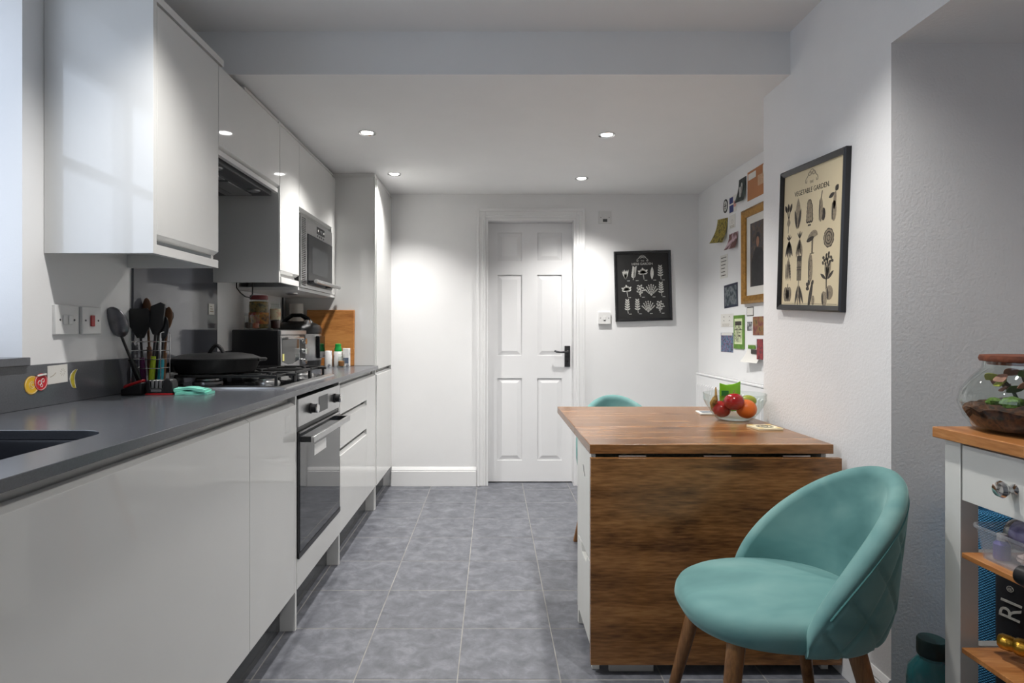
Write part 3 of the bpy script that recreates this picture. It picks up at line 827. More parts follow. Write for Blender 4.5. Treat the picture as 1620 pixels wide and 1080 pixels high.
part('control_panel', MB().prism([(-.05,.06),(.05,.06),(.055,.19),(-.055,.19)], lambda u,v,d_: (px+d_, py+u, ZW+v), .118, .146), M['black_gloss'], t, bevel=.004)
for yy in (-1, 1): part('side_handle', MB().box(px-.03, px+.03, py+yy*.134-.012, py+yy*.134+.012, ZW+.178, ZW+.200), M['black'], t, bevel=.003)
mb = MB().lathe([(.020,0),(.041,0),(.042,.002),(.042,.386),(.041,.388),(.020,.388),(.020,.0)], (-1.222, 3.640, ZW+.0003), 28, cap=False)
single('kitchen_roll', 'upright roll of white kitchen paper behind the pressure cooker', 'kitchen roll', mb, M['paper'])
bm_ = MB().box(-1.168, -.868, 0, .018, 0, .352)
bm_.xf(Matrix.Translation((0, 3.6545, ZW+.0005)) @ Matrix.Rotation(R(-2.6), 4, 'X'))
single('chopping_board', 'large bamboo chopping board leaning on the tall cupboard', 'chopping board', bm_, M['bamboo'], bevel=.004)
tin = printed('spice_tin_print', [S(228,228,226),S(232,232,230),S(226,226,224),S(60,70,90)], 30)
t = thing('spice_tub', 'white spice tub with a green lid by the bamboo board', 'tub', (-.952, 3.60, ZW))
part('tub_body', MB().lathe([(.001,.0003),(.026,.0003),(.027,.003),(.027,.090),(.025,.094),(.001,.094)], (-.952,3.60,ZW), 24), tin, t)
part('cap', MB().lathe([(.001,.094),(.022,.094),(.022,.112),(.017,.122),(.019,.138),(.008,.142),(.001,.142)], (-.952,3.60,ZW), 18), mat('green_plastic', S(20,140,60), .35), t)
single('spice_tub', 'plain white tub between the pressure cooker and the green lidded tub', 'tub', MB().lathe([(.001,.0003),(.022,.0003),(.023,.004),(.023,.085),(.020,.098),(.001,.099)], (-1.005,3.575,ZW), 24), tin)
t = thing('spice_box', 'white spice box with printed label at the right of the tubs', 'box', (-.900, 3.605, ZW))
part('box_body', MB().box(-.920,-.882,3.585,3.625,ZW+.0003,ZW+.112), tin, t, bevel=.002)
part('label', MB().box(-.918,-.884,3.5844,3.5851,ZW+.02,ZW+.055), mat('blue_grey_print', S(96,110,130), .6, var=.4, vscale=80), t)
jar('spice_jar', 'small glass jar of brown spice in front of the white tubs', -.918, 3.545, ZW+.0003, .021, .078, .014, .55, mat('brown_spice', S(150,98,50), .8, var=.3, vscale=200), M['glass_j'])

# ------------------------------------------------------------------ utensil rack with utensils
rx, ry, rz = -1.240, 2.120, ZW
t = thing('utensil_rack', 'chrome wire utensil rack beside the splashback', 'utensil rack', (rx, ry, rz))
def ring(z, hx_=.053, hy=.042, r=.02):
    return [(rx+a, ry+b, z) for a, b in rrect(-hx_, hx_, -hy, hy, r, 4)]
for z in (rz+.085, rz+.117, rz+.148, rz+.180): part('wire_hoop', MB().tube(ring(z), .0015, 6, closed=True), M['chrome'], t)
for a, b in ((-.053,-.03),(.053,-.03),(-.053,.03),(.053,.03)):
    part('wire_upright', MB().tube([(rx+a,ry+b,rz+.002),(rx+a,ry+b,rz+(.212 if a > 0 else .182))], .0015, 6), M['chrome'], t)
part('wire_loop', MB().tube([(rx+.053,ry-.03,rz+.21),(rx+.053,ry-.02,rz+.214),(rx+.053,ry+.02,rz+.214),(rx+.053,ry+.03,rz+.21)], .0018, 6), M['chrome'], t)
part('base_tray', MB().loft([[(x_,y_,rz+.0003) for x_,y_,_ in ring(0)],[(x_,y_,rz+.006) for x_,y_,_ in ring(0)]]), M['chrome'], t)

def utensil(name, label, base, top, hmat, smat, head, headmat, hl=.58, group='utensils in the wire rack'):
    """handle at the bottom in the rack, shaft, head at the top"""
    b = Vector(base); p = Vector(top); d_ = p-b
    t = thing(name, label, 'utensil', base)
    m1 = b+d_*hl
    part('handle', MB().tube([b, b+d_*.05, b+d_*hl*.6, m1], [.007,.010,.010,.008], 10), hmat, t)
    part('shaft', MB().tube([m1, p], .0045, 8), smat, t)
    L_ = d_.length
    za = d_.normalized(); xa = za.cross(Vector((0,1,0))).normalized() if abs(za.y) < .9 else Vector((1,0,0)); ya = za.cross(xa)
    Mh = Matrix.Identity(4)
    for i in range(3): Mh[i][0] = xa[i]; Mh[i][1] = ya[i]; Mh[i][2] = za[i]; Mh[i][3] = p[i]
    mb = MB()
    if head == 'spoon': mb.sphere((0,0,.030), .017, .007, .042)
    elif head == 'bigspoon': mb.sphere((0,-.006,.045), .036, .020, .056)
    elif head == 'turner': mb.prism([(-.012,-.012),(-.036,.03),(-.038,.085),(-.03,.095),(.03,.095),(.038,.085),(.036,.03),(.012,-.012)], lambda u,v,q: (u,q,v), -.002, .002)
    elif head == 'ladle': mb.sphere((0,-.02,.03), .036, .034, .030)
    elif head == 'spatula': mb.prism([(-.008,-.01),(-.024,.02),(-.026,.10),(-.01,.108),(.024,.092),(.024,.02),(.008,-.01)], lambda u,v,q: (u,q,v), -.004, .004)
    mb.xf(Mh)
    part('head', mb, headmat, t)
purple = mat('purple_handle', S(104,40,92), .4); lime = mat('lime_handle', S(168,190,30), .4); teal = mat('teal_handle', S(14,140,158), .4)
dksteel = mat('dark_brushed_steel', S(120,120,124), .35, .9, var=.2, vscale=30)
zb = rz+.0065
utensil('serving_spoon', 'large dark steel serving spoon leaning out of the wire rack', (rx-.016,ry-.018,zb), (rx-.046,ry-.098,rz+.205), M['black'], M['black'], 'bigspoon', dksteel)
utensil('turner', 'black slotted turner with purple handle in the wire rack', (rx-.028,ry+.006,zb), (rx-.032,ry-.008,rz+.205), purple, M['black'], 'turner', M['black'])
utensil('ladle', 'black ladle with dark handle in the wire rack', (rx-.002,ry+.020,zb), (rx+.004,ry+.050,rz+.25), M['black'], M['black'], 'ladle', M['black'])
utensil('spatula', 'black spatula with lime green handle in the wire rack', (rx+.012,ry-.022,zb), (rx+.024,ry-.010,rz+.215), lime, M['black'], 'spatula', M['black'])
utensil('wooden_spoon', 'brown wooden spoon standing upright by the lime handled spatula', (rx+.028,ry+.018,zb), (rx+.045,ry+.026,rz+.235), M['spoonwood'], M['spoonwood'], 'spoon', M['spoonwood'])
utensil('wooden_spoon', 'brown wooden spoon at the back of the rack by the purple handled turner', (rx-.012,ry+.026,zb), (rx-.040,ry+.048,rz+.27), M['spoonwood'], M['spoonwood'], 'spoon', M['spoonwood'])
utensil('spatula', 'black silicone spatula with teal handle in the wire rack', (rx+.038,ry-.012,zb), (rx+.044,ry+.004,rz+.20), teal, M['black'], 'spoon', M['black'])

# knife sharpener, gadget, cloth
kx, ky = -1.140, 2.015
t = thing('knife_sharpener', 'black and silver knife sharpener on a red foot', 'knife sharpener', (kx, ky, ZW))
part('foot_pad', MB().box(kx-.046,kx+.046,ky-.022,ky+.022,ZW+.0003,ZW+.005), M['red'], t, bevel=.0015)
part('body', MB().prism([(-.046,.005),(.046,.005),(.046,.038),(.040,.052),(.028,.056),(.016,.052),(.012,.022),(-.028,.022),(-.032,.050),(-.040,.050),(-.046,.036)], lambda u,v,d_: (kx+u, ky+d_, ZW+v), -.020, .020), M['black'], t, bevel=.003)
for k in range(3): part('blade_block', MB().box(kx-.027+k*.0135, kx-.0175+k*.0135, ky-.019, ky+.019, ZW+.022, ZW+.050), M['steel'], t, bevel=.0015)
part('badge', MB().box(kx-.026, kx+.010, ky-.0212, ky-.0200, ZW+.010, ZW+.019), M['chrome'], t)
gx, gy = -1.225, 1.995
t = thing('kitchen_gadget', 'black and red handled kitchen gadget left of the knife sharpener', 'gadget', (gx, gy, ZW))
part('body', MB().loft([[(gx-.036,gy-.016,ZW+.0003),(gx+.034,gy-.016,ZW+.0003),(gx+.034,gy+.016,ZW+.0003),(gx-.036,gy+.016,ZW+.0003)],[(gx-.036,gy-.016,ZW+.020),(gx+.034,gy-.016,ZW+.044),(gx+.034,gy+.016,ZW+.044),(gx-.036,gy+.016,ZW+.020)]]), M['black'], t, bevel=.004)
part('red_top', MB().loft([[(gx-.030,gy-.014,ZW+.0225),(gx+.034,gy-.014,ZW+.0445),(gx+.034,gy+.014,ZW+.0445),(gx-.030,gy+.014,ZW+.0225)],[(gx-.028,gy-.010,ZW+.034),(gx+.034,gy-.010,ZW+.054),(gx+.034,gy+.010,ZW+.054),(gx-.028,gy+.010,ZW+.034)]]), M['red'], t, bevel=.003)
mb = MB()
for k in range(3):
    rings = []
    for i in range(13):
        u = i/12; x_ = -1.082+.104*u-.008*k; zc = ZW+.004+.0075*k+.0025*math.sin(7*u+k*2)
        w_ = (.040-.012*u)*(1-.1*k); ym = 2.030+.006*math.sin(3*u+k)
        rings.append([(x_, ym-w_, max(ZW+.0005,zc-.005)), (x_, ym, max(ZW+.0005,zc-.0055)), (x_, ym+w_, max(ZW+.0005,zc-.005)), (x_, ym+w_, zc+.003), (x_, ym, zc+.006), (x_, ym-w_, zc+.003)])
    mb.loft(rings)
single('dish_cloth', 'folded mint green dish cloth beside the hob', 'cloth', mb, mat('mint_cloth', S(120,200,180), .9, var=.1, vscale=30, bump=.4, bscale=300), ang=80)

# ------------------------------------------------------------------ switches, stickers on the left
def plate(name, label, Mx, w_=.086, h_=.086, th=.010, cat='switch'):
    t = thing(name, label, cat, M=Mx)
    part('plate', MB().box(-w_/2, w_/2, -h_/2, h_/2, 0, th), M['white_pl'], t, local=True, bevel=.002)
    for sx in (-1, 1): part('screw', MB().lathe([(.001,th),(.0032,th),(.003,th+.0012),(.001,th+.0012)], (sx*.030,0,0), 12), M['grey_pl'], t, local=True)
    return t
t = plate('light_switch', 'white double rocker switch plate on the wall by the window', on_left((XL+.0002, 1.787, 1.160)), .098, .090)
for sx in (-1, 1): part('rocker', MB().box(sx*.011-.009, sx*.011+.009, -.014, .014, .0102, .014), M['white_pl'], t, local=True, bevel=.0015)
t = plate('cooker_switch', 'white cooker switch plate with a red rocker', on_left((XL+.0002, 1.897, 1.160)), .090, .088)
part('rocker', MB().box(-.009, .009, -.019, .017, .0102, .0145), M['red'], t, local=True, bevel=.0015, label='red rocker')
t = plate('fan_switch', 'small white switch plate high on the back wall', on_back(((957-779.5)*4.26/925, YB-.0002, 1.125+180*4.26/925)), .092, .090, .010)
part('rocker', MB().box(-.017, .017, -.006, .030, .0102, .013), M['white_pl'], t, local=True, bevel=.0015)
part('fuse_cover', MB().box(-.016, .016, -.033, -.012, .0102, .0125), M['grey_pl'], t, local=True, bevel=.001)
t = plate('light_switch', 'white single switch plate beside the herb picture', on_back(((956-779.5)*4.26/925, YB-.0002, 1.125+21*4.26/925)), .088, .088, .020)
part('rocker', MB().box(-.010, .010, -.014, .014, .0202, .023), M['white_pl'], t, local=True, bevel=.0015)
part('neon', MB().box(-.007, .007, -.021, -.016, .0202, .0215), M['grey_pl'], t, local=True)

def upst(px_, py_):      # point on the upstand face from its measured direction
    X = XL+.0143; Y = X*925/(px_-779.5); return (X, Y, 1.125-(py_-524)*Y/925)
def disc(r, n=28, sx=1, sy=1): return [(sx*r*math.cos(2*PI*i/n), sy*r*math.sin(2*PI*i/n)) for i in range(n)]
yel = mat('yellow_sticker_print', S(232,184,44), .5, var=.05); redp = mat('red_sticker_print', S(206,40,50), .5)
def circ(root, r, z, m_, wd=.0015, sx=1, sy=1, cx_=0, cy_=0):
    part('printed_ring', MB().tube([(cx_+sx*r*math.cos(2*PI*i/32), cy_+sy*r*math.sin(2*PI*i/32), z) for i in range(32)], wd, 4, closed=True), m_, root, local=True)
t = thing('sticker', 'round yellow fruit sticker on the dark upstand', 'sticker', M=on_left(upst(50, 609)))
part('sticker_face', MB().flat(disc(.026), 0, .0012), yel, t, local=True)
circ(t, .0235, .0012, M['parch'], .0008); circ(t, .010, .0012, M['parch'], .0007)
text('C', .016, (0,0,.0014), M['parch'], t)
t = thing('sticker', 'round red fruit sticker with white swirls on the dark upstand', 'sticker', M=on_left((upst(64, 604)[0]+.0014,)+upst(64, 604)[1:]))
part('sticker_face', MB().flat(disc(.0245), 0, .0012), redp, t, local=True)
circ(t, .022, .0012, M['paper'], .0007)
circ(t, .006, .0012, M['paper'], .0011, cx_=-.006, cy_=-.002); circ(t, .005, .0012, M['paper'], .0011, cx_=.006, cy_=.004); circ(t, .004, .0012, M['paper'], .0011, cx_=.001, cy_=-.010)
part('curled_edge', MB().tube([(-.016,.018,.002),(.0,.0205,.004),(.016,.021,.003)], .0028, 6), M['paper'], t, local=True)
t = thing('sketch_card', 'small white card with pale ink sketch on the dark upstand', 'card', M=on_left(upst(91, 591.5), 1.5))
part('card_face', MB().box(-.040,.040,-.027,.027,0,.001), M['paper'], t, local=True)
part('sketch_line', MB().tube([(-.030,-.006,.001),(-.018,-.002,.001),(-.008,.005,.001)], .0009, 4), M['ink_mid'], t, local=True)
for k in range(9):
    a = 2*PI*k/9
    part('sketch_line', MB().tube([(.020+.005*math.cos(a),.004+.005*math.sin(a),.001),(.020+.012*math.cos(a),.004+.012*math.sin(a),.001)], .0005, 4), M['ink_mid'], t, local=True)
t = thing('banana_sticker', 'banana shaped yellow sticker on the dark upstand', 'sticker', M=on_left(upst(117, 598.5)))
def banana(g):
    spine = [(.010,.028,.003),(.004,.024,.006),(-.005,.014,.008),(-.009,.0,.009),(-.006,-.014,.008),(-.001,-.026,.006),(.004,-.030,.003)]
    L_ = [(x-w_-g, y) for x, y, w_ in spine]; R_ = [(x+w_+g, y) for x, y, w_ in reversed(spine)]
    return L_+R_
part('sticker_edge', MB().flat([(x, y) for x, y in banana(.002)], 0, .001), M['paper'], t, local=True)
part('sticker_face', MB().flat(banana(-.0005), .001, .0015), mat('banana_print', S(176,160,40), .5, var=.25, vscale=60), t, local=True)
Yl = 1.31*925/(779.5-331.5)
t = thing('white_label', 'small white label stuck on the glossy splashback', 'label', M=on_left((XL+.0104, 2.70, 1.125+35*2.70/925)))
part('label_face', MB().box(-.026,.026,-.025,.025,0,.002), M['paper'], t, local=True)
for k in range(3): part('print_line', MB().box(-.016,.016-.006*k,-.012+.011*k,-.008+.011*k,.002,.0023), M['ink_mid'], t, local=True)
t = thing('cable', 'thin black cable looping below the microwave cupboard', 'cable', (-1.27, 2.9, 1.25))
part('cable_loop', MB().tube([(-1.235,2.82,UZ+.0202),(-1.235,2.82,1.335),(-1.225,2.84,1.312),(-1.215,2.87,1.296),(-1.205,2.90,1.292),(-1.20,2.92,1.31),(-1.20,2.925,UZ+.0202)], .0032, 8), M['black'], t)
t2 = single('cable', 'thin black vertical cable down the wall behind the pressure cooker', 'cable', MB().tube([(XL+.004,3.638,1.337),(XL+.004,3.638,1.2),(XL+.004,3.638,1.03)], .004, 8), M['black'])
for k, (x_, y_) in enumerate(((-1.10, 2.86), (-1.10, 3.20))):
    single('cupboard_lamp', ('round silver under cupboard lamp nearest the extractor', 'round silver under cupboard lamp beneath the microwave')[k], 'lamp', MB().lathe([(.001,0),(.026,0),(.031,.003),(.032,.0095),(.001,.0095)], (x_, y_, (UZ+.0205 if k == 0 else UZ-.017)-.0098), 24), M['steel'])

# ------------------------------------------------------------------ drop leaf table
TX0, TX1 = .322, 1.130
TZ0, TZ1 = .719, .750
t = thing('drop_leaf_table', 'brown drop leaf table with white drawer base against the pier', 'table', (.72, 2.15, 0))
part('table_top', MB().box(TX0, TX1, 1.938, 2.296, TZ0, TZ1), M['laminate'], t, bevel=.0015)
part('raised_leaf', MB().box(TX0, TX1, 2.2985, 2.915, TZ0, TZ1), M['laminate'], t, bevel=.0015)
part('drop_leaf', MB().box(TX0-.002, 1.140, 1.908, 1.930, .036, .708), M['laminate'], t, bevel=.0012, label='dark brown hanging leaf with knots')
part('leaf_edge', MB().box(TX0-.002, 1.140, 1.908, 1.930, .7082, .7100), M['laminate'], t)
for hx_ in (.46, .74, 1.0):
    hg = part('hinge', MB().tube([(hx_-.045, 1.926, .7135), (hx_+.045, 1.926, .7135)], .0028, 8), M['steel'], t)
BX0, BX1, BY0, BY1 = .330, 1.118, 1.946, 2.276
body = MB()
body.box(BX0, BX1, BY0, BY0+.016, .062, .690); body.box(BX0, BX1, BY1-.016, BY1, .062, .7188)
body.box(BX0+.02, BX1, BY0+.0161, BY1-.0161, .062, .078); body.box(BX1-.016, BX1, BY0+.0161, BY1-.0161, .078, .7188); body.box(BX0+.02, BX1-.017, BY0+.14, BY1-.0161, .70, .7188)
part('carcass', body, M['cream'], t)
for z0, z1 in ((.062, .340), (.346, .716)):
    mb = MB().prism([(BY0+.017,z0),(BY1-.017,z0),(BY1-.017,z1),(BY1-.09,z1),(BY1-.11,z1-.03 if z1 < .5 else z1),(BY0+.12,z1-.03 if z1 < .5 else z1),(BY0+.10,z1),(BY0+.017,z1)], lambda u,v,d_: (d_,u,v), BX0, BX0+.016)
    part('drawer', mb, M['cream'], t, bevel=.001)
for lx in (BX0+.001, BX1-.025):
    for ly in (BY0+.001, BY1-.025): part('leg', MB().box(lx, lx+.024, ly, ly+.024, .0003, .0618), M['cream'], t, bevel=.001)
part('plinth_rail', MB().box(BX0+.03, BX1-.026, BY0+.004, BY0+.02, .028, .0618), M['cream'], t)
g = MB()
g.box(1.045, 1.08, 2.80, 2.835, .0003, .7188); 
part('gate_leg', g, M['cream'], t, bevel=.002)
part('gate_rail', MB().box(1.053, 1.072, 2.29, 2.80, .66, .70), M['cream'], t, bevel=.001)
part('gate_rail', MB().box(1.053, 1.072, 2.29, 2.80, .10, .14), M['cream'], t, bevel=.001)
single('white_box', 'flat white box on the floor under the hanging leaf', 'box', MB().box(.385, .532, 1.935, 1.9455, .012-.0117, .050), M['cream'], bevel=.001)
# scuff mark on the top drawer end
single('scratch', 'thin dark scratch mark on the white table side', 'scratch', MB().tube([(BX0-.0004,2.13,.64),(BX0-.0004,2.115,.632),(BX0-.0004,2.11,.622),(BX0-.0004,2.09,.608)], .0012, 5), M['ink'])

# ------------------------------------------------------------------ velvet chairs
def make_chair(label):
    root = thing('velvet_chair', label, 'chair')
    # seat cushion
    n = 72
    def se(k, z, ax=.235, ay=.208, e=2.35, cx_=-.008):
        out = []
        for j in range(n):
            a = 2*PI*j/n; c_, s_ = math.cos(a), math.sin(a)
            out.append((cx_+k*ax*math.copysign(abs(c_)**(2/e), c_), k*ay*math.copysign(abs(s_)**(2/e), s_), z-.012*max(0,-c_)*k*k*(z > .43)))
        return out
    rings = [se(.70,.398), se(.86,.396), se(.95,.404), se(.99,.420), se(1.0,.438), se(.99,.454), se(.96,.466), se(.90,.474), se(.75,.480), se(.5,.484), se(.25,.485), se(.02,.485)]
    part('seat', MB().loft(rings), M['velvet'], root, local=True, ang=80)
    # wrap-around backrest shell
    nu, nv = 150, 46
    thm = R(97)
    def shell(th, v, side):
        c_, s_ = math.cos(th), math.sin(th)
        q = abs(th)/thm
        zt = .452+.325*max(0, math.cos(q*PI/2))**.76
        zb_ = .398
        hgt = zt-zb_
        z = zb_+v*hgt
        d_ = (1-v)*hgt; u_ = v*hgt
        g = 1.0
        if d_ < .026: g = math.sqrt(max(0, 1-((.026-d_)/.026)**2))
        if u_ < .02: g = min(g, .3+.7*math.sqrt(max(0, 1-((.02-u_)/.02)**2)))
        tk = .044*g*(1-.3*q**8)
        hz_ = (z-.398)/.37
        out_ = .90+.10*min(1, (hz_/.22))**.55+.025*hz_
        inn = .985+.04*hz_
        r_ = (out_ if side > 0 else inn)
        if d_ < .05: r_ = r_*(d_/.05)+inn*(1-d_/.05) if side > 0 else r_
        a_, b_ = .226, .212
        lean = .042*hz_*max(0, c_)
        x_ = .006+a_*c_*r_+lean; y_ = b_*s_*r_
        nx, ny = c_/a_, s_/b_
        l_ = math.hypot(nx, ny); nx /= l_; ny /= l_
        off = tk/2*side
        if side > 0 and d_ > .040:
            s_arc = th*.225
            p_ = .105
            d1 = abs(((s_arc+z*.75)/p_) % 1-.5); d2 = abs(((s_arc-z*.75)/p_) % 1-.5)
            dd = min(.5-d1, .5-d2)*p_
            off += (-.006*math.exp(-(dd/.0055)**2)+.002)*min(1, (d_-.040)/.012)
        return (x_+nx*off, y_+ny*off, z)
    loops = []
    for i in range(nu+1):
        th = -thm+2*thm*i/nu
        vv = [k/nv for k in range(nv+1)]
        vv = [1-(1-v)**1.25 for v in vv]
        loop = [shell(th, v, 1) for v in vv]+[shell(th, v, -1) for v in reversed(vv[:-1])]
        loops.append(loop)
    part('backrest', MB().loft(loops), M['velvet'], root, local=True, ang=80)
    pts = []
    for i in range(4, 77):
        th = -thm+2*thm*i/80
        hg = .054+.325*max(0, math.cos(abs(th)/thm*PI/2))**.76
        pts.append(Vector(shell(th, 1-.034/hg, 1)))
    part('piping', MB().tube(pts, .0024, 6), M['stitch'], root, local=True)
    for sx, sy in ((-1,-1),(-1,1),(1,-1),(1,1)):
        top = (sx*.135-.012, sy*.135, .400); bot = (sx*.212-.008, sy*.214, .0005)
        part('leg', MB().tube([bot, top], .0125, 16, r1=.0215), M['leg_wood'], root, local=True)
    return root
ch = make_chair('teal velvet tub chair with splayed wooden legs before the hanging table leaf')
ch.location = (.722, 1.498, 0)
ch.rotation_euler = (0, 0, R(-2))
c2 = copy_tree(ch)
c2['label'] = 'teal velvet chair tucked behind the table, mostly hidden by its top'
c2.location = (.658, 2.935, 0)
c2.rotation_euler = (0, 0, R(90))

# ------------------------------------------------------------------ radiator
RX, RY0, RY1, RZ0, RZ1 = 1.425, 3.06, 4.10, .22, .837
t = thing('radiator', 'white panel radiator with vertical ribs in the alcove', 'radiator', (1.45, 3.58, RZ0))
part('front_panel', MB().box(RX+.004, RX+.016, RY0, RY1, RZ0, RZ1-.012), M['trim'], t, bevel=.003)
nr = 26
for k in range(nr):
    yy = RY0+.035+(RY1-RY0-.07)*k/(nr-1)
    part('rib', MB().loft([[(RX+.0045,yy-.009,RZ0+.05),(RX-.008,yy-.004,RZ0+.062),(RX-.008,yy+.004,RZ0+.062),(RX+.0045,yy+.009,RZ0+.05)],[(RX+.0045,yy-.009,RZ1-.07),(RX-.008,yy-.004,RZ1-.082),(RX-.008,yy+.004,RZ1-.082),(RX+.0045,yy+.009,RZ1-.07)]]), M['trim'], t, smooth=False)
part('top_grille', MB().box(RX, RX+.022, RY0+.002, RY1-.002, RZ1-.0118, RZ1).box(XA-.022, XA-.012, RY0+.002, RY1-.002, RZ1-.0118, RZ1), M['trim'], t, bevel=.002)
for yy in (RY0-.002, RY1-.001): part('end_cap', MB().box(RX+.002, XA-.012, yy, yy+.003, RZ0+.01, RZ1), M['trim'], t)
for k in range(27):
    yy = RY0+.004+k*(RY1-RY0-.018)/26
    part('grille_bar', MB().box(RX+.0215, XA-.0215, yy, yy+.010, RZ1-.010, RZ1-.001), M['trim'], t, smooth=False)
part('bracket', MB().box(XA-.0119, XA-.0002, RY0+.15, RY0+.19, RZ0+.05, RZ1-.05).box(XA-.0119, XA-.0002, RY1-.19, RY1-.15, RZ0+.05, RZ1-.05), M['steel'], t)
part('bleed_valve', MB().tube([(RX+.03, RY0-.014, RZ1-.05), (RX+.03, RY0-.001, RZ1-.05)], .008, 10), M['chrome'], t)
part('valve', MB().tube([(RX+.03,RY0-.002,RZ0+.03),(RX+.03,RY0-.05,RZ0+.03),(RX+.03,RY0-.05,RZ0-.02),(RX+.03,RY0-.05,.001)], .008, 10), M['trim'], t)

# ------------------------------------------------------------------ alcove wall: cards and gilt picture
def al(px_, py_, x=XA): # measured direction -> point on the alcove wall
    Y = x*925/(px_-779.5); return Y, 1.125-(py_-524)*Y/925
def card(name, label, cat, x0, x1, yt, yb, m_, roll=0, th=.0015, curl=0, border=None, x_off=.0004):
    Y0, Zt = al(x0, yt); _, Zb = al(x0, yb); Y1, _ = al(x1, yt)
    w_, h_ = Y0-Y1, Zt-Zb
    t = thing(name, label, cat, M=on_right((XA-x_off, (Y0+Y1)/2, (Zt+Zb)/2), roll))
    if curl:
        rings = []
        for i in range(9):
            v = i/8; z = curl*(1-v)**2
            rings.append([(-w_/2, -h_/2+h_*v, z), (w_/2, -h_/2+h_*v, z*.6), (w_/2, -h_/2+h_*v, z*.6+th), (-w_/2, -h_/2+h_*v, z+th)])
        part('card_face', MB().loft(rings), m_, t, local=True, ang=60)
    else:
        b = 0
        if border:
            part('card_border', MB().box(-w_/2, w_/2, -h_/2, h_/2, 0, th), border, t, local=True)
            b = min(w_, h_)*.09
        part('card_face', MB().box(-w_/2+b, w_/2-b, -h_/2+b, h_/2-b, (th if b else 0), th+(.0006 if b else 0)), m_, t, local=True)
    return t, w_, h_, th+(.0006 if border else 0)
def lines(t, w_, h_, z, n, m_=None, x0=-.38, jitter=.3, y0=.38, y1=-.38, hh=.016):
    for k in range(n):
        y = h_*(y0+(y1-y0)*k/max(1, n-1))
        part('print_line', MB().box(w_*x0, w_*(.40-random.random()*jitter), y-h_*hh, y+h_*hh, z, z+.0003), m_ or M['ink_mid'], t, local=True)
kraft = mat('kraft_card', S(178,120,78), .7, var=.08)
t, w_, h_, z = card('kraft_card', 'brown cardboard sheet with stamps at the top of the alcove wall', 'card', 1183, 1214, 273.6, 318.8, kraft)
part('stamp', MB().box(-.45*w_, -.05*w_, .20*h_, .42*h_, z, z+.0004), M['paper'], t, local=True)
part('stamp', MB().box(.05*w_, .35*w_, -.15*h_, .2*h_, z, z+.0004), mat('pale_stamp', S(196,160,130), .7, var=.2, vscale=150), t, local=True)
part('stamp', MB().box(.30*w_, .48*w_, .16*h_, .46*h_, z, z+.0004), M['paper'], t, local=True)
t, w_, h_, z = card('photo', 'dark curling photo with a pale figure beside the cardboard sheet', 'photo', 1169.5, 1181, 285, 322, printed('dark_photo_print', [S(24,28,28),S(36,42,40),S(70,84,80)], 30), curl=.03)
part('pale_figure', MB().sphere((0,.20*h_,.006), .010, .016, .003).prism([(-.008,-.3*h_),(.010,-.3*h_),(.012,.12*h_),(-.009,.12*h_)], lambda u,v,d_: (u,v,d_), .004, .018), M['chalk'], t, local=True)
Y_, Z_ = al(1148, 326)
t = thing('oval_badge', 'oval black and white badge sticker on the alcove wall', 'sticker', M=on_right((XA-.0004, Y_, Z_)))
part('badge_face', MB().flat(disc(.042, 28, .9, 1.05), 0, .0015), M['board_blk'], t, local=True)
part('badge_centre', MB().flat(disc(.032, 28, .9, 1.05), .0015, .002), M['chalk'], t, local=True)
part('badge_mark', MB().box(-.018,.018,-.004,.004,.002,.0024).box(-.012,.012,.010,.014,.002,.0024).box(-.012,.012,-.016,-.012,.002,.0024), M['ink'], t, local=True)
t, w_, h_, z = card('postcard', 'blue and white printed postcard right of the oval badge', 'card', 1154, 1165.5, 313, 339, M['paper'])
blue = mat('navy_print', S(40,54,118), .6, var=.2, vscale=60)
part('print_block', MB().box(-.45*w_,.05*w_,.08*h_,.45*h_,z,z+.0004), blue, t, local=True)
part('print_block', MB().box(-.45*w_,.1*w_,-.45*h_,-.02*h_,z,z+.0004), blue, t, local=True)
part('print_block', MB().box(.12*w_,.45*w_,-.2*h_,.15*h_,z,z+.0004), mat('salmon_print', S(206,150,140), .6), t, local=True)
t, w_, h_, z = card('note', 'small white note with a faint drawing below the blue postcard', 'note', 1154, 1163.5, 342, 363, M['paper'])
circ(t, .012, z, M['ink_mid'], .0007); lines(t, w_, h_, z, 2, y0=-.3, y1=-.4)
t, w_, h_, z = card('photo', 'olive and gold photo print curling off the alcove wall', 'photo', 1135, 1151, 350, 387, printed('olive_photo_print', [S(52,50,28),S(110,98,40),S(170,150,60),S(84,74,34)], 45), roll=-6, curl=.05)
for k in range(3): part('gold_streak', MB().box(-.3*w_+k*.24*w_, -.2*w_+k*.24*w_, -.1*h_, .4*h_, .012, .0165), mat('gold_print', S(186,164,58), .6), t, local=True) if False else None
t, w_, h_, z = card('photo', 'pink edged photo curling up below the white note', 'photo', 1154, 1168, 371, 396, printed('pink_photo_print', [S(210,190,196),S(190,160,168),S(90,52,48),S(120,80,74)], 22), curl=.035)
t, w_, h_, z = card('shopping_list', 'tall white paper list with handwritten lines', 'note', 1140, 1151.5, 405, 441, M['paper'])
lines(t, w_, h_, z, 6, M['ink'])
t, w_, h_, z = card('photo', 'dark blue framed photo print left of the gilt picture corner', 'photo', 1146, 1167.5, 451, 487, printed('blue_photo_print', [S(26,30,38),S(52,66,74),S(120,124,128),S(40,58,60)], 26), border=mat('navy_border', S(30,34,58), .5), roll=2)
t, w_, h_, z = card('note', 'white paper with four small sketches below the blue photo', 'note', 1141, 1160.5, 497, 517, M['paper'])
for a in (-.25, .2):
    for b in (.25, -.05): part('sketch_line', MB().tube([(a*w_-.01,b*h_,z),(a*w_,b*h_+.006,z),(a*w_+.012,b*h_-.002,z)], .0010, 4), M['ink'], t, local=True)
lines(t, w_, h_, z, 2, y0=-.3, y1=-.42)
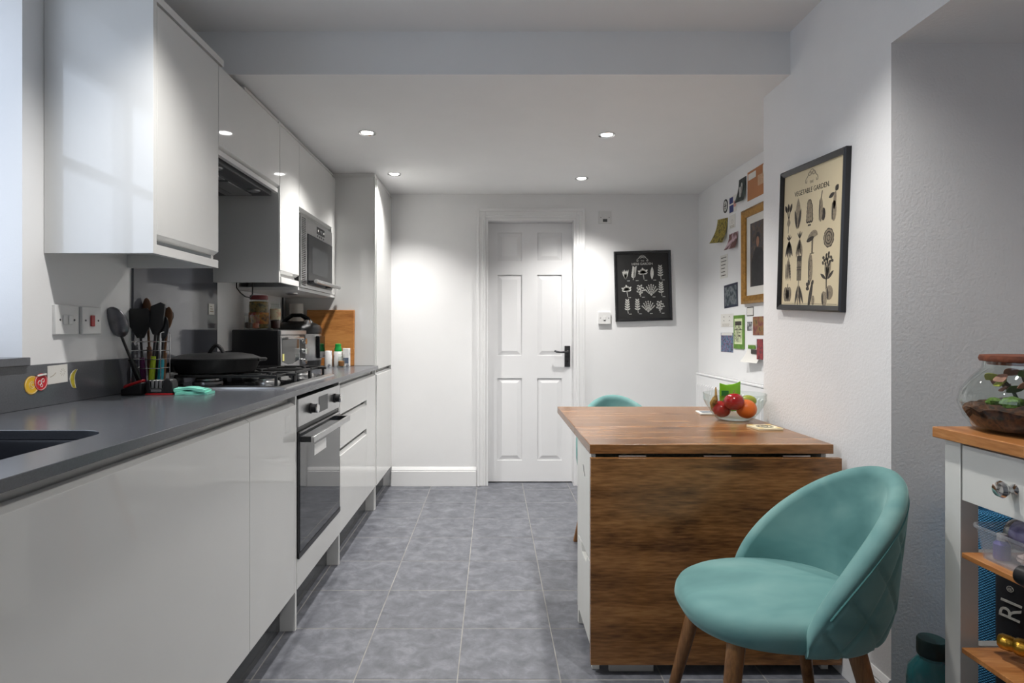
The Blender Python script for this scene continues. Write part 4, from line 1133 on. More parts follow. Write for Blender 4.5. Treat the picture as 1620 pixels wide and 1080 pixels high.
grn = mat('street_party_green', S(92,134,44), .6, var=.3, vscale=40)
t, w_, h_, z = card('flyer', 'tall green street party flyer with black lettering', 'flyer', 1162, 1178.5, 499, 551, grn, th=.006)
part('pale_panel', MB().box(-.40*w_,.34*w_,-.36*h_,.40*h_,z,z+.0005), mat('pale_green_print', S(214,222,180), .6), t, local=True)
for k, tx in enumerate(('LOCAL', 'ROAD', 'STREET', 'PARTY')):
    if k == 0: continue
    text(tx, .060, (-.03*w_, (.30-.19*k+.05)*h_, z+.0006), M['ink'], t, sx=.55)
part('print_block', MB().box(-.34*w_,.28*w_,.20*h_,.32*h_,z+.0005,z+.0009), M['ink'], t, local=True)
t, w_, h_, z = card('flyer', 'purple and blue printed flyer left of the green flyer', 'flyer', 1141, 1160, 526, 556, printed('purple_flyer_print', [S(56,48,70),S(128,88,120),S(88,130,160),S(40,36,52),S(150,110,140)], 40))
part('pale_panel', MB().box(-.45*w_,.45*w_,.36*h_,.49*h_,z,z+.0005), M['paper'], t, local=True)
t, w_, h_, z = card('small_card', 'small framed white card under the gilt picture', 'card', 1182, 1192.5, 486, 500, M['paper'], border=M['ink'])
t, w_, h_, z = card('photo', 'tiny black and white photo below the framed white card', 'photo', 1182.5, 1190, 509, 523, printed('mono_photo_print', [S(30,30,32),S(120,120,122),S(200,200,200)], 50))
t, w_, h_, z = card('photo', 'red and brown photo at the edge of the pier', 'photo', 1191.5, 1212, 501, 530, printed('red_photo_print', [S(92,40,48),S(126,70,60),S(140,108,60),S(60,46,40)], 24))
t, w_, h_, z = card('calendar', 'white card with green and black print curling forward above the radiator', 'card', 1184, 1206, 544, 572, M['paper'], curl=.05)
part('print_block', MB().box(-.42*w_,.10*w_,.25*h_,.45*h_,.006,.0085), grn, t, local=True)
part('print_block', MB().box(-.10*w_,.42*w_,-.02*h_,.22*h_,.010,.0165), M['ink'], t, local=True)
t, w_, h_, z = card('photo', 'narrow dark red print hanging beside the curling card', 'photo', 1206, 1216, 536, 568, printed('dark_red_print', [S(34,30,34),S(150,50,56),S(60,40,46)], 30), x_off=.03)

Y0, Zt = al(1171, 335, 1.475); _, Zb = al(1171, 481, 1.475)
Wf = .42; Hf = Zt-Zb
t = thing('gilt_picture', 'gilt framed dark portrait picture hanging in the alcove', 'picture', M=on_right((XA-.001, Y0-Wf/2, (Zt+Zb)/2)))
def frame4(w_, h_, fw, d0, d1, inner=None):
    mb = MB()
    o = [(-w_/2,-h_/2),(w_/2,-h_/2),(w_/2,h_/2),(-w_/2,h_/2)]
    i_ = [(-w_/2+fw,-h_/2+fw),(w_/2-fw,-h_/2+fw),(w_/2-fw,h_/2-fw),(-w_/2+fw,h_/2-fw)]
    di = d1 if inner is None else inner
    for k in range(4):
        a, b = o[k], o[(k+1) % 4]; c, d_ = i_[(k+1) % 4], i_[k]
        am = (a[0]*.7+d_[0]*.3, a[1]*.7+d_[1]*.3); bm2 = (b[0]*.7+c[0]*.3, b[1]*.7+c[1]*.3)
        v = [a+(d0,), b+(d0,), c+(d0,), d_+(d0,), a+(d1*.8,), b+(d1*.8,), c+(di,), d_+(di,), am+(d1,), bm2+(d1,)]
        mb.add(v, [(0,1,2,3),(0,4,5,1),(4,8,9,5),(8,7,6,9),(7,3,2,6),(0,3,7,8,4),(1,5,9,6,2)])
    return mb
part('frame', frame4(Wf, Hf, .045, 0, .026, .014), M['gold'], t, local=True, ang=20)
part('mount', MB().box(-Wf/2+.044, Wf/2-.044, -Hf/2+.044, Hf/2-.044, .003, .006), M['paper'], t, local=True)
pic = part('print', MB().box(-Wf/2+.095, Wf/2-.095, -Hf/2+.095, Hf/2-.09, .006, .0066), printed('portrait_backdrop', [S(56,52,52),S(92,78,68),S(72,70,76),S(120,98,80)], 16), t, local=True)
part('painted_face', MB().flat([(x-.02, y+.07) for x, y in disc(.026, 20, .7, 1.15)], .0066, .0071), mat('portrait_skin', S(164,120,96), .6, var=.15), pic, local=True)
part('painted_figure', MB().flat([(-.10,-.18),(.10,-.18),(.09,-.06),(.03,.03),(-.05,.04),(-.10,-.04)], .0066, .0070).flat(ell(-.02,.082,.030,.042,0,18), .0066, .0069), mat('portrait_dress', S(44,42,44), .6, var=.3, vscale=30), pic, local=True)

# ------------------------------------------------------------------ printed posters
def leafp(cx_, cy_, L_, w_, rot, n=8):
    c_, s_ = math.cos(R(rot)), math.sin(R(rot)); out = []
    for i in range(n+1): u = i/n; out.append((u*L_, w_*math.sin(PI*u)**.8))
    for i in range(1, n): u = 1-i/n; out.append((u*L_, -w_*math.sin(PI*u)**.8))
    return [(cx_+x*c_-y*s_, cy_+x*s_+y*c_) for x, y in out]
def strok(mb, pts, w_, z):
    for a, b in zip(pts[:-1], pts[1:]):
        dx, dy = b[0]-a[0], b[1]-a[1]; l_ = math.hypot(dx, dy) or 1; nx, ny = -dy/l_*w_/2, dx/l_*w_/2
        mb.flat([(a[0]+nx,a[1]+ny),(b[0]+nx,b[1]+ny),(b[0]-nx,b[1]-ny),(a[0]-nx,a[1]-ny)], z, z+.0003)
def flourish(mb, cx_, cy_, s_, z):
    for m_ in (-1, 1):
        strok(mb, [(cx_+m_*s_*a, cy_+s_*b) for a, b in ((.05,.2),(.3,.55),(.6,.45),(.8,.1),(1.15,-.15),(1.2,-.5),(.95,-.55),(.9,-.3))], s_*.09, z)
        strok(mb, [(cx_+m_*s_*a, cy_+s_*b) for a, b in ((0,.5),(.3,.15),(.6,.2),(.55,.45),(.2,.7),(0,.75))], s_*.08, z)

# --- herb garden picture (back wall)
def herb(kind, mb, x, y, s_, z):
    if kind == 'chive':
        for k in range(6): mb.flat(leafp(x, y-s_*.9, s_*(1.6-.1*(k % 3)), s_*.10, 72+k*8), z, z+.0003)
    elif kind == 'sprig':
        strok(mb, [(x-s_*.2,y-s_),(x,y),(x+s_*.1,y+s_*.8)], s_*.08, z)
        for k in range(7):
            for m_ in (-1, 1): mb.flat(leafp(x-s_*.15+.04*s_*k, y-s_*.7+k*s_*.24, s_*.55, s_*.11, 90-m_*38), z, z+.0003)
    elif kind == 'broad':
        for k in range(7): mb.flat(leafp(x, y-.05*s_, s_*(.75+.2*(k % 2)), s_*.20, 12+k*27.5), z, z+.0003)
        strok(mb, [(x,y),(x+s_*.15,y-s_*.95)], s_*.09, z)
    elif kind == 'feather':
        mb.flat(leafp(x, y-s_, s_*2, s_*.26, 88), z, z+.0003)
    elif kind == 'leafy':
        strok(mb, [(x+s_*.1,y-s_),(x,y),(x+s_*.1,y+s_)], s_*.08, z)
        for k in range(5):
            for m_ in (-1, 1): mb.flat(leafp(x, y-s_*.45+k*s_*.32, s_*.50, s_*.11, 90-m_*(64-8*k)), z, z+.0003)
    elif kind == 'bush':
        strok(mb, [(x,y-s_),(x,y)], s_*.10, z)
        for k in range(16):
            a = 2.4*k; r_ = s_*.17*math.sqrt(k)
            mb.flat(ell(x+r_*math.cos(a)*.95, y+.12*s_+r_*math.sin(a)*1.1, s_*.15, s_*.11, 40*k, 8), z+.00001*k, z+.0003+.00001*k)
    elif kind == 'fan':
        for k in range(7):
            a = 35+k*18.3
            strok(mb, [(x,y-s_*.9),(x+s_*1.5*math.cos(R(a))*.7,y-s_*.9+s_*1.7*math.sin(R(a)))], s_*.05, z)
            for q in range(4): mb.flat(ell(x+s_*(.6+.3*q)*math.cos(R(a))*.75, y-s_*.9+s_*(.7+.32*q)*math.sin(R(a)), s_*.13, s_*.10, a, 8), z, z+.0003)
W, H = .412, .510
t = thing('herb_picture', 'black framed herb chart with white plant prints on the back wall', 'picture', M=on_back((1.094, YB-.0005, 1.4555), 1.6))
part('frame', frame4(W, H, .018, 0, .022, .016), M['frame_blk'], t, local=True, ang=20)
part('print', MB().box(-W/2+.016, W/2-.016, -H/2+.016, H/2-.016, .002, .010), M['board_blk'], t, local=True)
zz = .0101
mb = MB(); flourish(mb, 0, .198, .034, zz); part('flourish', mb, M['chalk'], t, local=True)
text('THE', .013, (0, .182, zz), M['chalk'], t)
text('HERB GARDEN', .023, (-.002, .160, zz), M['chalk'], t)
rowsH = [(.092, [('chive',-.125),('sprig',-.062),('broad',.002),('feather',.066),('leafy',.128)]),
         (-.030, [('broad',-.120),('bush',-.020),('fan',.058),('leafy',.130)]),
         (-.150, [('leafy',-.118),('leafy',-.045),('fan',.034),('bush',.120)])]
for y, ks in rowsH:
    for k, x in ks:
        mb = MB(); herb(k, mb, x, y, .047, zz)
        strok(mb, [(x+.010, y-.052), (x+.030, y-.052)], .004, zz)
        part('plant_print', mb, M['chalk'], t, local=True)

# --- vegetable garden picture (pier)
def veg(kind, x, y, s_, z, t):
    mb = MB(); md = MB()
    if kind == 'corn':
        mb.flat(leafp(x, y-s_*1.1, s_*2.3, s_*.34, 90), z, z+.0003); md.flat(leafp(x-.1*s_, y-s_*1.1, s_*1.5, s_*.16, 103), z+.0003, z+.0005); md.flat(leafp(x+.1*s_, y-s_*1.1, s_*1.5, s_*.16, 77), z+.0003, z+.0005)
    elif kind == 'radish':
        mb.flat(ell(x, y-.5*s_, .24*s_, .28*s_), z, z+.0003); strok(md, [(x,y-.75*s_),(x-.05*s_,y-1.3*s_)], .05*s_, z)
        for a in (70, 95, 120): strok(md, [(x,y-.25*s_),(x+.9*s_*math.cos(R(a)),y+.8*s_*math.sin(R(a)))], .06*s_, z); md.flat(leafp(x+.5*s_*math.cos(R(a)), y+.3*s_, .7*s_, .16*s_, a), z, z+.0003)
    elif kind == 'artichoke':
        for k in range(14):
            r_ = k//3; md.flat(ell(x+((k % 3)-1)*.26*s_*(1-.12*r_), y-.6*s_+.30*s_*r_, .22*s_, .26*s_, 0, 10), z+.00002*k, z+.0002+.00002*k)
            mb.flat(ell(x+((k % 3)-1)*.26*s_*(1-.12*r_), y-.56*s_+.30*s_*r_, .15*s_, .18*s_, 0, 10), z+.0002+.00002*k, z+.00035+.00002*k)
        strok(md, [(x-.2*s_,y-1.0*s_),(x+.2*s_,y-1.0*s_)], .12*s_, z)
    elif kind == 'marrow':
        mb.flat(ell(x, y-.1*s_, .25*s_, .85*s_), z, z+.0003); md.flat(ell(x+.34*s_, y-.45*s_, .24*s_, .45*s_), z-.0001, z+.0002); strok(md, [(x,y+.7*s_),(x+.12*s_,y+1.2*s_)], .08*s_, z)
        md.flat(ell(x-.16*s_, y-.1*s_, .06*s_, .75*s_), z+.0003, z+.0005)
    elif kind == 'aubergine':
        mb.flat(ell(x, y-.4*s_, .28*s_, .70*s_), z, z+.0003); mb.flat(ell(x+.05*s_, y+.3*s_, .17*s_, .6*s_, -6), z, z+.0003)
        md.flat(leafp(x, y+.8*s_, .7*s_, .16*s_, 200), z, z+.0004); md.flat(leafp(x+.1*s_, y+.9*s_, .5*s_, .2*s_, 50), z, z+.0004); md.flat(ell(x-.2*s_, y-.4*s_, .07*s_, .6*s_), z+.0003, z+.0005)
    elif kind == 'roots':
        for a in (-112, -98, -80, -66): md.flat(leafp(x, y+.3*s_, 1.35*s_, .15*s_, a), z, z+.0003)
        for a in (40, 75, 105, 140): md.flat(leafp(x, y+.3*s_, .48*s_, .06*s_, a), z, z+.0003)
    elif kind == 'carrots':
        for a in (-108, -92, -74): mb.flat(leafp(x, y+.3*s_, 1.45*s_, .2*s_, a), z, z+.0003); strok(md, [(x,y+.2*s_),(x+1.2*s_*math.cos(R(a-5)),y+.3*s_+1.2*s_*math.sin(R(a-5)))], .05*s_, z+.0003)
        for a in (55, 80, 100, 125): md.flat(leafp(x, y+.3*s_, .6*s_, .05*s_, a), z, z+.0003)
    elif kind == 'mushroom':
        mb.flat([(x+.7*s_*math.cos(PI*i/12)*1.0, y+.15*s_+.55*s_*math.sin(PI*i/12)+.2*s_*math.cos(PI*i/12)) for i in range(13)], z, z+.0003)
        md.flat(ell(x-.25*s_, y+.12*s_, .5*s_, .16*s_, 14), z+.0003, z+.0005); mb.flat([(x-.1*s_,y+.1*s_),(x+.12*s_,y+.15*s_),(x+.1*s_,y-.9*s_),(x-.08*s_,y-.9*s_)], z, z+.0002); strok(md, [(x+.1*s_,y+.1*s_),(x+.1*s_,y-.9*s_)], .06*s_, z+.0003)
        strok(md, [(x-.25*s_,y-.92*s_),(x+.3*s_,y-.9*s_)], .05*s_, z)
    elif kind == 'cabbage':
        for k in range(9):
            a = 40*k; md.flat(ell(x+.38*s_*math.cos(R(a)), y+.42*s_*math.sin(R(a)), .36*s_, .22*s_, a+70), z, z+.0003)
        for r_, m_ in ((.55, mb), (.42, md), (.34, mb), (.2, md), (.14, mb)): m_.flat(ell(x, y, r_*s_, r_*1.1*s_), z+.0003+.0001*(.6-r_), z+.0004+.0003*(.6-r_))
    elif kind == 'peas':
        for dx, a in ((-.3,84),(0,90),(.35,100)): mb.flat(leafp(x+dx*s_, y-.9*s_, 1.7*s_, .15*s_, a), z, z+.0003); strok(md, [(x+dx*s_-.1*s_,y-.7*s_),(x+dx*s_-.12*s_,y+.4*s_)], .04*s_, z+.0003)
        for k in range(5): md.flat(ell(x+.3*s_-.05*s_*k*.4, y-.6*s_+.22*s_*k, .09*s_, .10*s_), z+.0003, z+.0005)
        strok(md, [(x,y+.7*s_),(x+.05*s_,y+1.1*s_)], .06*s_, z)
    elif kind == 'asparagus':
        mb.flat([(x-.3*s_,y-.9*s_),(x+.3*s_,y-.9*s_),(x+.34*s_,y+.9*s_),(x-.34*s_,y+.9*s_)], z, z+.0003)
        for k in range(5): strok(md, [(x-.26*s_+.13*s_*k,y-.9*s_),(x-.3*s_+.15*s_*k,y+.9*s_)], .05*s_, z+.0003)
        md.flat([(x-.34*s_,y+.55*s_),(x+.34*s_,y+.55*s_),(x+.3*s_,y+.95*s_),(x-.3*s_,y+.95*s_)], z+.0003, z+.0005)
        for q in (-.1, .1): strok(md, [(x-.33*s_,y+q*s_),(x+.33*s_,y+q*s_)], .06*s_, z+.0004)
    elif kind == 'cucumber':
        mb.flat(ell(x, y, .30*s_, 1.05*s_, 3), z, z+.0003); md.flat(ell(x-.2*s_, y-.1*s_, .07*s_, .85*s_), z+.0003, z+.0005)
        for k in range(6): md.flat(ell(x+.08*s_*((k % 2)*2-1), y-.6*s_+.22*s_*k, .03*s_, .05*s_, 0, 6), z+.0003, z+.0005)
    elif kind == 'celery':
        for a in (70, 85, 100): mb.flat(leafp(x, y-.95*s_, 1.3*s_, .17*s_, a), z, z+.0003); strok(md, [(x,y-.9*s_),(x+.9*s_*math.cos(R(a)),y-.9*s_+.9*s_*math.sin(R(a)))], .05*s_, z+.0003)
        for k in range(14):
            a = 2.4*k; r_ = .17*math.sqrt(k); md.flat(ell(x+r_*s_*math.cos(a), y+.45*s_+.75*r_*s_*math.sin(a), .15*s_, .11*s_, 40*k, 8), z+.0001, z+.0004)
        md.flat(leafp(x-.1*s_, y-.9*s_, .8*s_, .12*s_, 150), z, z+.0003); md.flat(leafp(x+.1*s_, y-.9*s_, .9*s_, .12*s_, 40), z, z+.0003)
    elif kind == 'pumpkin':
        for dx in (-.3, 0, .3): mb.flat(ell(x+dx*s_, y-.1*s_, .30*s_, .58*s_), z, z+.0003)
        for dx in (-.42, -.2, 0, .2, .42): strok(md, [(x+dx*s_*.8,y+.42*s_),(x+dx*s_*1.2,y-.1*s_),(x+dx*s_*.8,y-.62*s_)], .05*s_, z+.0003)
        strok(md, [(x,y+.45*s_),(x+.03*s_,y+.7*s_)], .10*s_, z)
    elif kind == 'chillies':
        for dx, a in ((-.15,-104),(0,-92),(.15,-80),(.25,-66)): md.flat(leafp(x+dx*s_*.5, y+.55*s_, 1.5*s_, .13*s_, a), z, z+.0003)
        mb.flat(leafp(x, y+.55*s_, 1.5*s_, .10*s_, -90), z+.0003, z+.0005); strok(md, [(x,y+.5*s_),(x+.02*s_,y+1.0*s_)], .06*s_, z)
    elif kind == 'squash':
        md.flat(ell(x+.05*s_, y-.2*s_, .20*s_, .95*s_, -14), z, z+.0004); mb.flat(ell(x+.42*s_, y-.55*s_, .2*s_, .35*s_), z, z+.0003)
        for a, r_ in ((140,.7),(110,.8),(60,.8),(180,.5)): md.flat(ell(x+r_*s_*math.cos(R(a))*.7, y+.3*s_+r_*s_*math.sin(R(a))*.6, .22*s_, .15*s_, a, 10), z-.0001, z+.0002)
    elif kind == 'onions':
        mb.flat(ell(x-.3*s_, y-.45*s_, .34*s_, .55*s_, 8), z, z+.0002); mb.flat(ell(x+.32*s_, y+.0*s_, .44*s_, .5*s_), z+.0002, z+.0004); md.flat(ell(x+.15*s_, y-.1*s_, .10*s_, .42*s_, 8), z+.0004, z+.0005)
        strok(md, [(x-.05*s_,y+.2*s_),(x-.1*s_,y+1.1*s_)], .12*s_, z); md.flat(ell(x-.48*s_, y-.45*s_, .08*s_, .42*s_, 8), z+.0002, z+.0004)
    g = thing  # keep linters quiet
    p_ = part('vegetable_print', md, M['ink'], t, local=True)
    if mb.v: part('printed_tone', mb, M['ink_mid'], p_, local=True)
W, H = .432, .538
t = thing('vegetable_picture', 'black framed cream vegetable chart hanging slightly crooked on the pier', 'picture', M=on_right((XR-.0005, (2.336+1.902)/2, 1.4685), -3.4))
part('frame', frame4(W, H, .021, 0, .022, .015), M['frame_blk'], t, local=True, ang=20)
part('print', MB().box(-W/2+.019, W/2-.019, -H/2+.019, H/2-.019, .002, .010), M['parch'], t, local=True)
mb = MB(); flourish(mb, 0, .216, .034, zz); part('flourish', mb, M['ink_mid'], t, local=True)
text('THE', .014, (0, .196, zz), M['ink_mid'], t)
text('VEGETABLE GARDEN.', .026, (0, .168, zz), M['ink'], t, sx=.92)
rowsV = [(.092, .050, [('radish',-.155),('corn',-.088),('artichoke',-.006),('marrow',.066),('aubergine',.146)]),
         (-.016, .050, [('roots',-.148),('carrots',-.070),('mushroom',.016),('cabbage',.120)]),
         (-.112, .050, [('peas',-.148),('asparagus',-.068),('cucumber',.010),('celery',.116)]),
         (-.203, .050, [('pumpkin',-.150),('chillies',-.070),('squash',.012),('onions',.118)])]
for y, s_, ks in rowsV:
    for k, x in ks: veg(k, x, y, s_, zz, t)
mb = MB(); strok(mb, [(-.18,-.243),(.18,-.243)], .0015, zz); part('printed_rule', mb, M['ink_mid'], t, local=True)

# ------------------------------------------------------------------ fruit bowl and coasters on the table
bx, by, bz = 1.020, 2.468, TZ1+.0004
t = thing('fruit_bowl', 'clear glass fruit bowl on the table by the pier', 'bowl', (bx, by, bz))
prof = [(.001,0),(.058,0),(.070,.005),(.098,.035),(.117,.070),(.124,.085),(.1255,.087),(.1255,.110),(.127,.113),(.125,.1145),(.123,.112),(.1225,.088),(.114,.070),(.095,.037),(.068,.009),(.056,.005),(.001,.005)]
part('glass_shell', MB().lathe(prof, (bx,by,bz), 56), M['glass_j'], t)
def apple(a, tt): return 1-.10*max(0, math.sin(tt))**8-.06*max(0, -math.sin(tt))**8
applem = printed('red_apple_skin', [S(120,14,20),S(160,22,28),S(150,18,24),S(188,60,44)], 9, .18)
def fruit_apple(label, x, y, z, r, rot):
    t = thing('apple', label, 'apple', (x, y, z-r*.9), 'apples in the glass bowl')
    Mr = Matrix.Translation((x,y,z)) @ Matrix.Rotation(R(rot), 4, 'X')
    part('flesh', MB().sphere((0,0,0), r, r, r*.92, 24, 16, apple).xf(Mr), applem, t)
    part('stalk', MB().tube([(0,0,r*.75),(.002,0,r*.95),(.006,0,r*1.18)], .0016, 6).xf(Mr), M['spoonwood'], t)
fruit_apple('glossy red apple on top of the fruit in the bowl', bx-.022, by-.050, bz+.084, .040, -14)
fruit_apple('darker red apple below the top apple in the bowl', bx-.050, by+.012, bz+.046, .038, 20)
single('orange', 'bright orange at the front of the fruit bowl', 'orange', MB().sphere((bx+.036, by-.034, bz+.052), .041, .041, .039, 28, 18), mat('orange_peel', S(226,104,22), .4, var=.06, vscale=20, bump=.4, bscale=260))
single('lime', 'yellow green lime at the back of the fruit bowl', 'lime', MB().sphere((bx+.072, by+.030, bz+.078), .034, .026, .024, 20, 14), mat('lime_peel', S(150,158,40), .4, var=.1, vscale=30))
mb = MB().tube([(bx-.075,by+.028,bz+.040),(bx-.086,by+.012,bz+.070),(bx-.082,by-.002,bz+.090),(bx-.079,by-.004,bz+.105),(bx-.080,by-.004,bz+.140)], [.012,.014,.012,.005,.0025], 10)
single('banana', 'overripe banana with its brown stalk rising from the fruit bowl', 'banana', mb, printed('banana_skin', [S(90,66,30),S(176,140,70),S(150,112,54)], 40))
mb = MB()
rings = []
for i in range(11):
    v = i/10; z_ = bz+.030+.112*v; th_ = .002+.010*math.sin(PI*v)**.8; ring_ = []
    for sd in (-1, 1):
        for k in range(9):
            u = -1+2*k/8 if sd < 0 else 1-2*k/8
            ring_.append((bx+.005+.045*u, by+.058+sd*th_*(1-u*u)+sd*.0004, z_+.014*v*u*u+.004*v*u))
    rings.append(ring_)
pk = thing('snack_packet', 'bright green snack packet standing in the fruit bowl', 'packet', (bx, by+.058, bz+.03))
part('packet_body', MB().loft(rings), mat('green_foil', S(112,176,22), .3, var=.12, vscale=20), pk, ang=60)
part('printed_panel', MB().box(bx-.036, bx-.006, by+.0445, by+.0475, bz+.098, bz+.120), mat('dark_green_print', S(16,110,40), .4), pk)
ckm = mat('cream_coaster', S(222,212,180), .5, var=.04)
t = thing('coaster', 'square cream coaster with a printed ring lying before the fruit bowl', 'coaster', (1.050, 2.255, TZ1))
cM = Matrix.Translation((1.050, 2.258, TZ1+.0003)) @ Matrix.Rotation(R(4), 4, 'Z')
part('tile_body', MB().box(-.048,.048,-.048,.048,0,.008).xf(cM), ckm, t, bevel=.001)
for r_ in (.030, .024, .012): part('printed_ring', MB().tube([(r_*math.cos(2*PI*i/28), r_*math.sin(2*PI*i/28), .0080) for i in range(28)], .0012, 4, closed=True).xf(cM), M['ink'], t)
for a in (45, 135, 225, 315): part('printed_corner', MB().box(-.009,.009,-.009,.009,.0079,.0084).xf(cM @ Matrix.Translation((.036*math.copysign(1,math.cos(R(a))),.036*math.copysign(1,math.sin(R(a))),0))), mat('coaster_yellow', S(206,180,110), .5), t)
t = thing('coaster', 'square white coaster partly behind the fruit bowl', 'coaster', (.955, 2.66, TZ1))
cM = Matrix.Translation((.985, 2.665, TZ1+.0003)) @ Matrix.Rotation(R(-6), 4, 'Z')
part('tile_body', MB().box(-.048,.048,-.048,.048,0,.007).xf(cM), M['paper'], t, bevel=.001)
part('printed_panel', MB().box(-.036,.036,-.036,.036,.007,.0074).xf(cM), mat('grey_print', S(120,124,128), .6, var=.4, vscale=60), t)

# ------------------------------------------------------------------ kitchen trolley in the recess
KX0, KX1, KY0, KY1 = 1.043, 1.500, .62, 1.388
KZ = .900
t = thing('kitchen_trolley', 'cream kitchen trolley with an oak top and open shelves', 'trolley', ((KX0+KX1)/2, 1.0, 0))
part('oak_top', MB().box(KX0, KX1, KY0, KY1, KZ-.025, KZ), M['oak'], t, bevel=.002)
pxs = (KX0+.018, KX1-.060); pys = (KY0+.018, KY1-.061)
for a in pxs:
    for b in pys: part('post', MB().box(a, a+.042, b, b+.045, .0003, KZ-.0252), M['cream'], t, bevel=.0015)
dr = part('drawer', MB().box(KX0+.020, KX0+.040, KY0+.066, KY1-.064, .743, .868), M['cream'], t, bevel=.001)
part('drawer_box', MB().box(KX0+.041, KX1-.065, KY0+.075, KY1-.075, .755, .86), M['cream'], t)
for ky in (1.192, .80):
    part('knob', MB().lathe([(.001,0),(.011,0),(.007,.006),(.006,.014),(.014,.020),(.0175,.027),(.014,.034),(.001,.037)], (0,0,0), 24).xf(Matrix.Translation((KX0+.020, ky, .803)) @ Matrix.Rotation(-PI/2, 4, 'Y')), M['chrome'], dr)
part('side_rail', MB().box(KX0+.061, KX1-.061, KY1-.052, KY1-.030, .79, .868), M['cream'], t)
for zs in (.632, .420, .130):
    part('oak_shelf', MB().box(KX0+.004, KX1-.004, KY0+.064, KY1-.082, zs-.012, zs), M['oak_x'] if zs < .5 else M['oak'], t, bevel=.0015)
    for b in (KY0+.026, KY1-.053): part('shelf_bearer', MB().box(KX0+.0605, KX1-.0605, b, b+.022, zs-.034, zs-.0125), M['cream'], t)

# terrarium on the trolley
gx_, gy_, gz = 1.205, 1.290, KZ+.0004
t = thing('terrarium', 'round glass terrarium with a cork lid on the oak trolley top', 'terrarium', (gx_, gy_, gz))
gp = [(.001,0),(.105,0),(.114,.005),(.132,.030),(.143,.062),(.138,.090),(.118,.120),(.098,.142),(.096,.158),(.094,.158),(.095,.141),(.114,.119),(.134,.089),(.139,.062),(.128,.032),(.110,.008),(.001,.006)]
part('glass_jar', MB().lathe(gp, (gx_,gy_,gz), 56), M['glass_j'], t)
part('cork_lid', MB().lathe([(.001,.150),(.089,.150),(.090,.157),(.102,.158),(.104,.164),(.102,.171),(.001,.172)], (gx_,gy_,gz), 40), mat('dark_cork', S(110,58,36), .8, var=.35, vscale=40, bump=.8, bscale=80), t)
def bumpy(r, z0): return r
soil = MB().lathe([(.001,.007),(.108,.009),(.124,.030),(.133,.050),(.120,.060),(.08,.066),(.04,.060),(.001,.064)], (gx_,gy_,gz), 40)
soil.v = [(x, y, z+(random.uniform(-.005,.006) if z-gz > .049 else 0)) for x, y, z in soil.v]
part('soil', soil, printed('terrarium_soil', [S(28,20,16),S(62,38,26),S(96,60,38),S(40,30,22)], 60, .9), t)
moss = mat('moss', S(92,122,48), .95, var=.5, vscale=160, bump=1, bscale=200)
for a, r_, s_ in ((200,.090,.022),(228,.098,.020),(180,.10,.015),(255,.092,.022),(285,.088,.022),(240,.06,.024)):
    c_ = (gx_+r_*math.cos(R(a)), gy_+r_*math.sin(R(a)), gz+.068)
    part('moss_clump', MB().sphere(c_, s_, s_, s_*.7, 14, 8, lambda a_, t_: 1+random.uniform(-.12,.12)), moss, t)
part('shell_stone', MB().sphere((gx_-.050, gy_-.085, gz+.078), .024, .012, .016, 14, 10), mat('pink_stone', S(196,140,112), .5, var=.2, vscale=60), t)
stemm = mat('plant_stem', S(74,84,56), .6); lgr = mat('leaf_green', S(86,110,50), .5, var=.25, vscale=40); lpk = mat('leaf_pink', S(176,128,110), .5, var=.25, vscale=50); lyl = mat('leaf_yellow', S(170,176,70), .5)
for k in range(15):
    a = 140+k*17; r0 = .035; r1 = .050+.016*(k % 3)
    p0 = (gx_+r0*math.cos(R(a)), gy_+r0*math.sin(R(a)), gz+.06); p1 = (gx_+r1*math.cos(R(a)), gy_+r1*math.sin(R(a)), gz+.104+.012*(k % 4))
    part('stem', MB().tube([p0, ((p0[0]+p1[0])/2+.004, (p0[1]+p1[1])/2, (p0[2]+p1[2])/2+.006), p1], .0022, 6), stemm, t)
    for q in range(2):
        Mx = Matrix.Translation(p1) @ Matrix.Rotation(R(a+150*q-75), 4, 'Z') @ Matrix.Rotation(R(30), 4, 'Y') @ Matrix.Rotation(R(35), 4, 'X')
        mb = MB().prism(leafp(0, 0, .034, .014, 0), lambda u,v,d_: (u, v, d_+.006*math.sin(u*60)), -.0006, .0006).xf(Mx)
        part('leaf', mb, (lgr, lpk, lyl, lpk)[(k+q) % 4], t)

# plastic tub with cans on the upper shelf
zs = .632+.0003
ux0, ux1, uy0, uy1 = KX0+.012, KX0+.215, 1.055, 1.298
t = thing('plastic_tub', 'translucent plastic tub on the upper trolley shelf', 'tub', ((ux0+ux1)/2, (uy0+uy1)/2, zs))
tubm, nt, b, N, L = newmat('translucent_plastic')
b.inputs['Base Color'].default_value = S(206,208,212); b.inputs['Roughness'].default_value = .35; b.inputs['Alpha'].default_value = .26
rings = [[(x,y,zs+z) for x,y in rrect(ux0+o,ux1-o,uy0+o,uy1-o,.022,5)] for o, z in ((.012,.0),(.004,.060),(.0,.064),(.0,.070),(.003,.070),(.006,.062),(.014,.003))]
mb = MB().loft(rings, cap=False); n_ = len(rings[0])
mb.f.append(tuple(reversed(range(n_)))); mb.f.append(tuple(range(len(mb.v)-n_, len(mb.v))))
part('tub_body', mb, tubm, t)
def rod(p, q, prof, n=24):
    """lathe profile (r, t along 0..1) between two points"""
    p = Vector(p); q = Vector(q); d_ = q-p; l_ = d_.length; za = d_.normalized()
    xa = za.cross(Vector((0,0,1))).normalized() if abs(za.z) < .95 else Vector((1,0,0)); ya = za.cross(xa)
    Mh = Matrix.Identity(4)
    for i in range(3): Mh[i][0] = xa[i]; Mh[i][1] = ya[i]; Mh[i][2] = za[i]; Mh[i][3] = p[i]
    return MB().lathe([(r, tt*l_) for r, tt in prof], (0,0,0), n).xf(Mh)
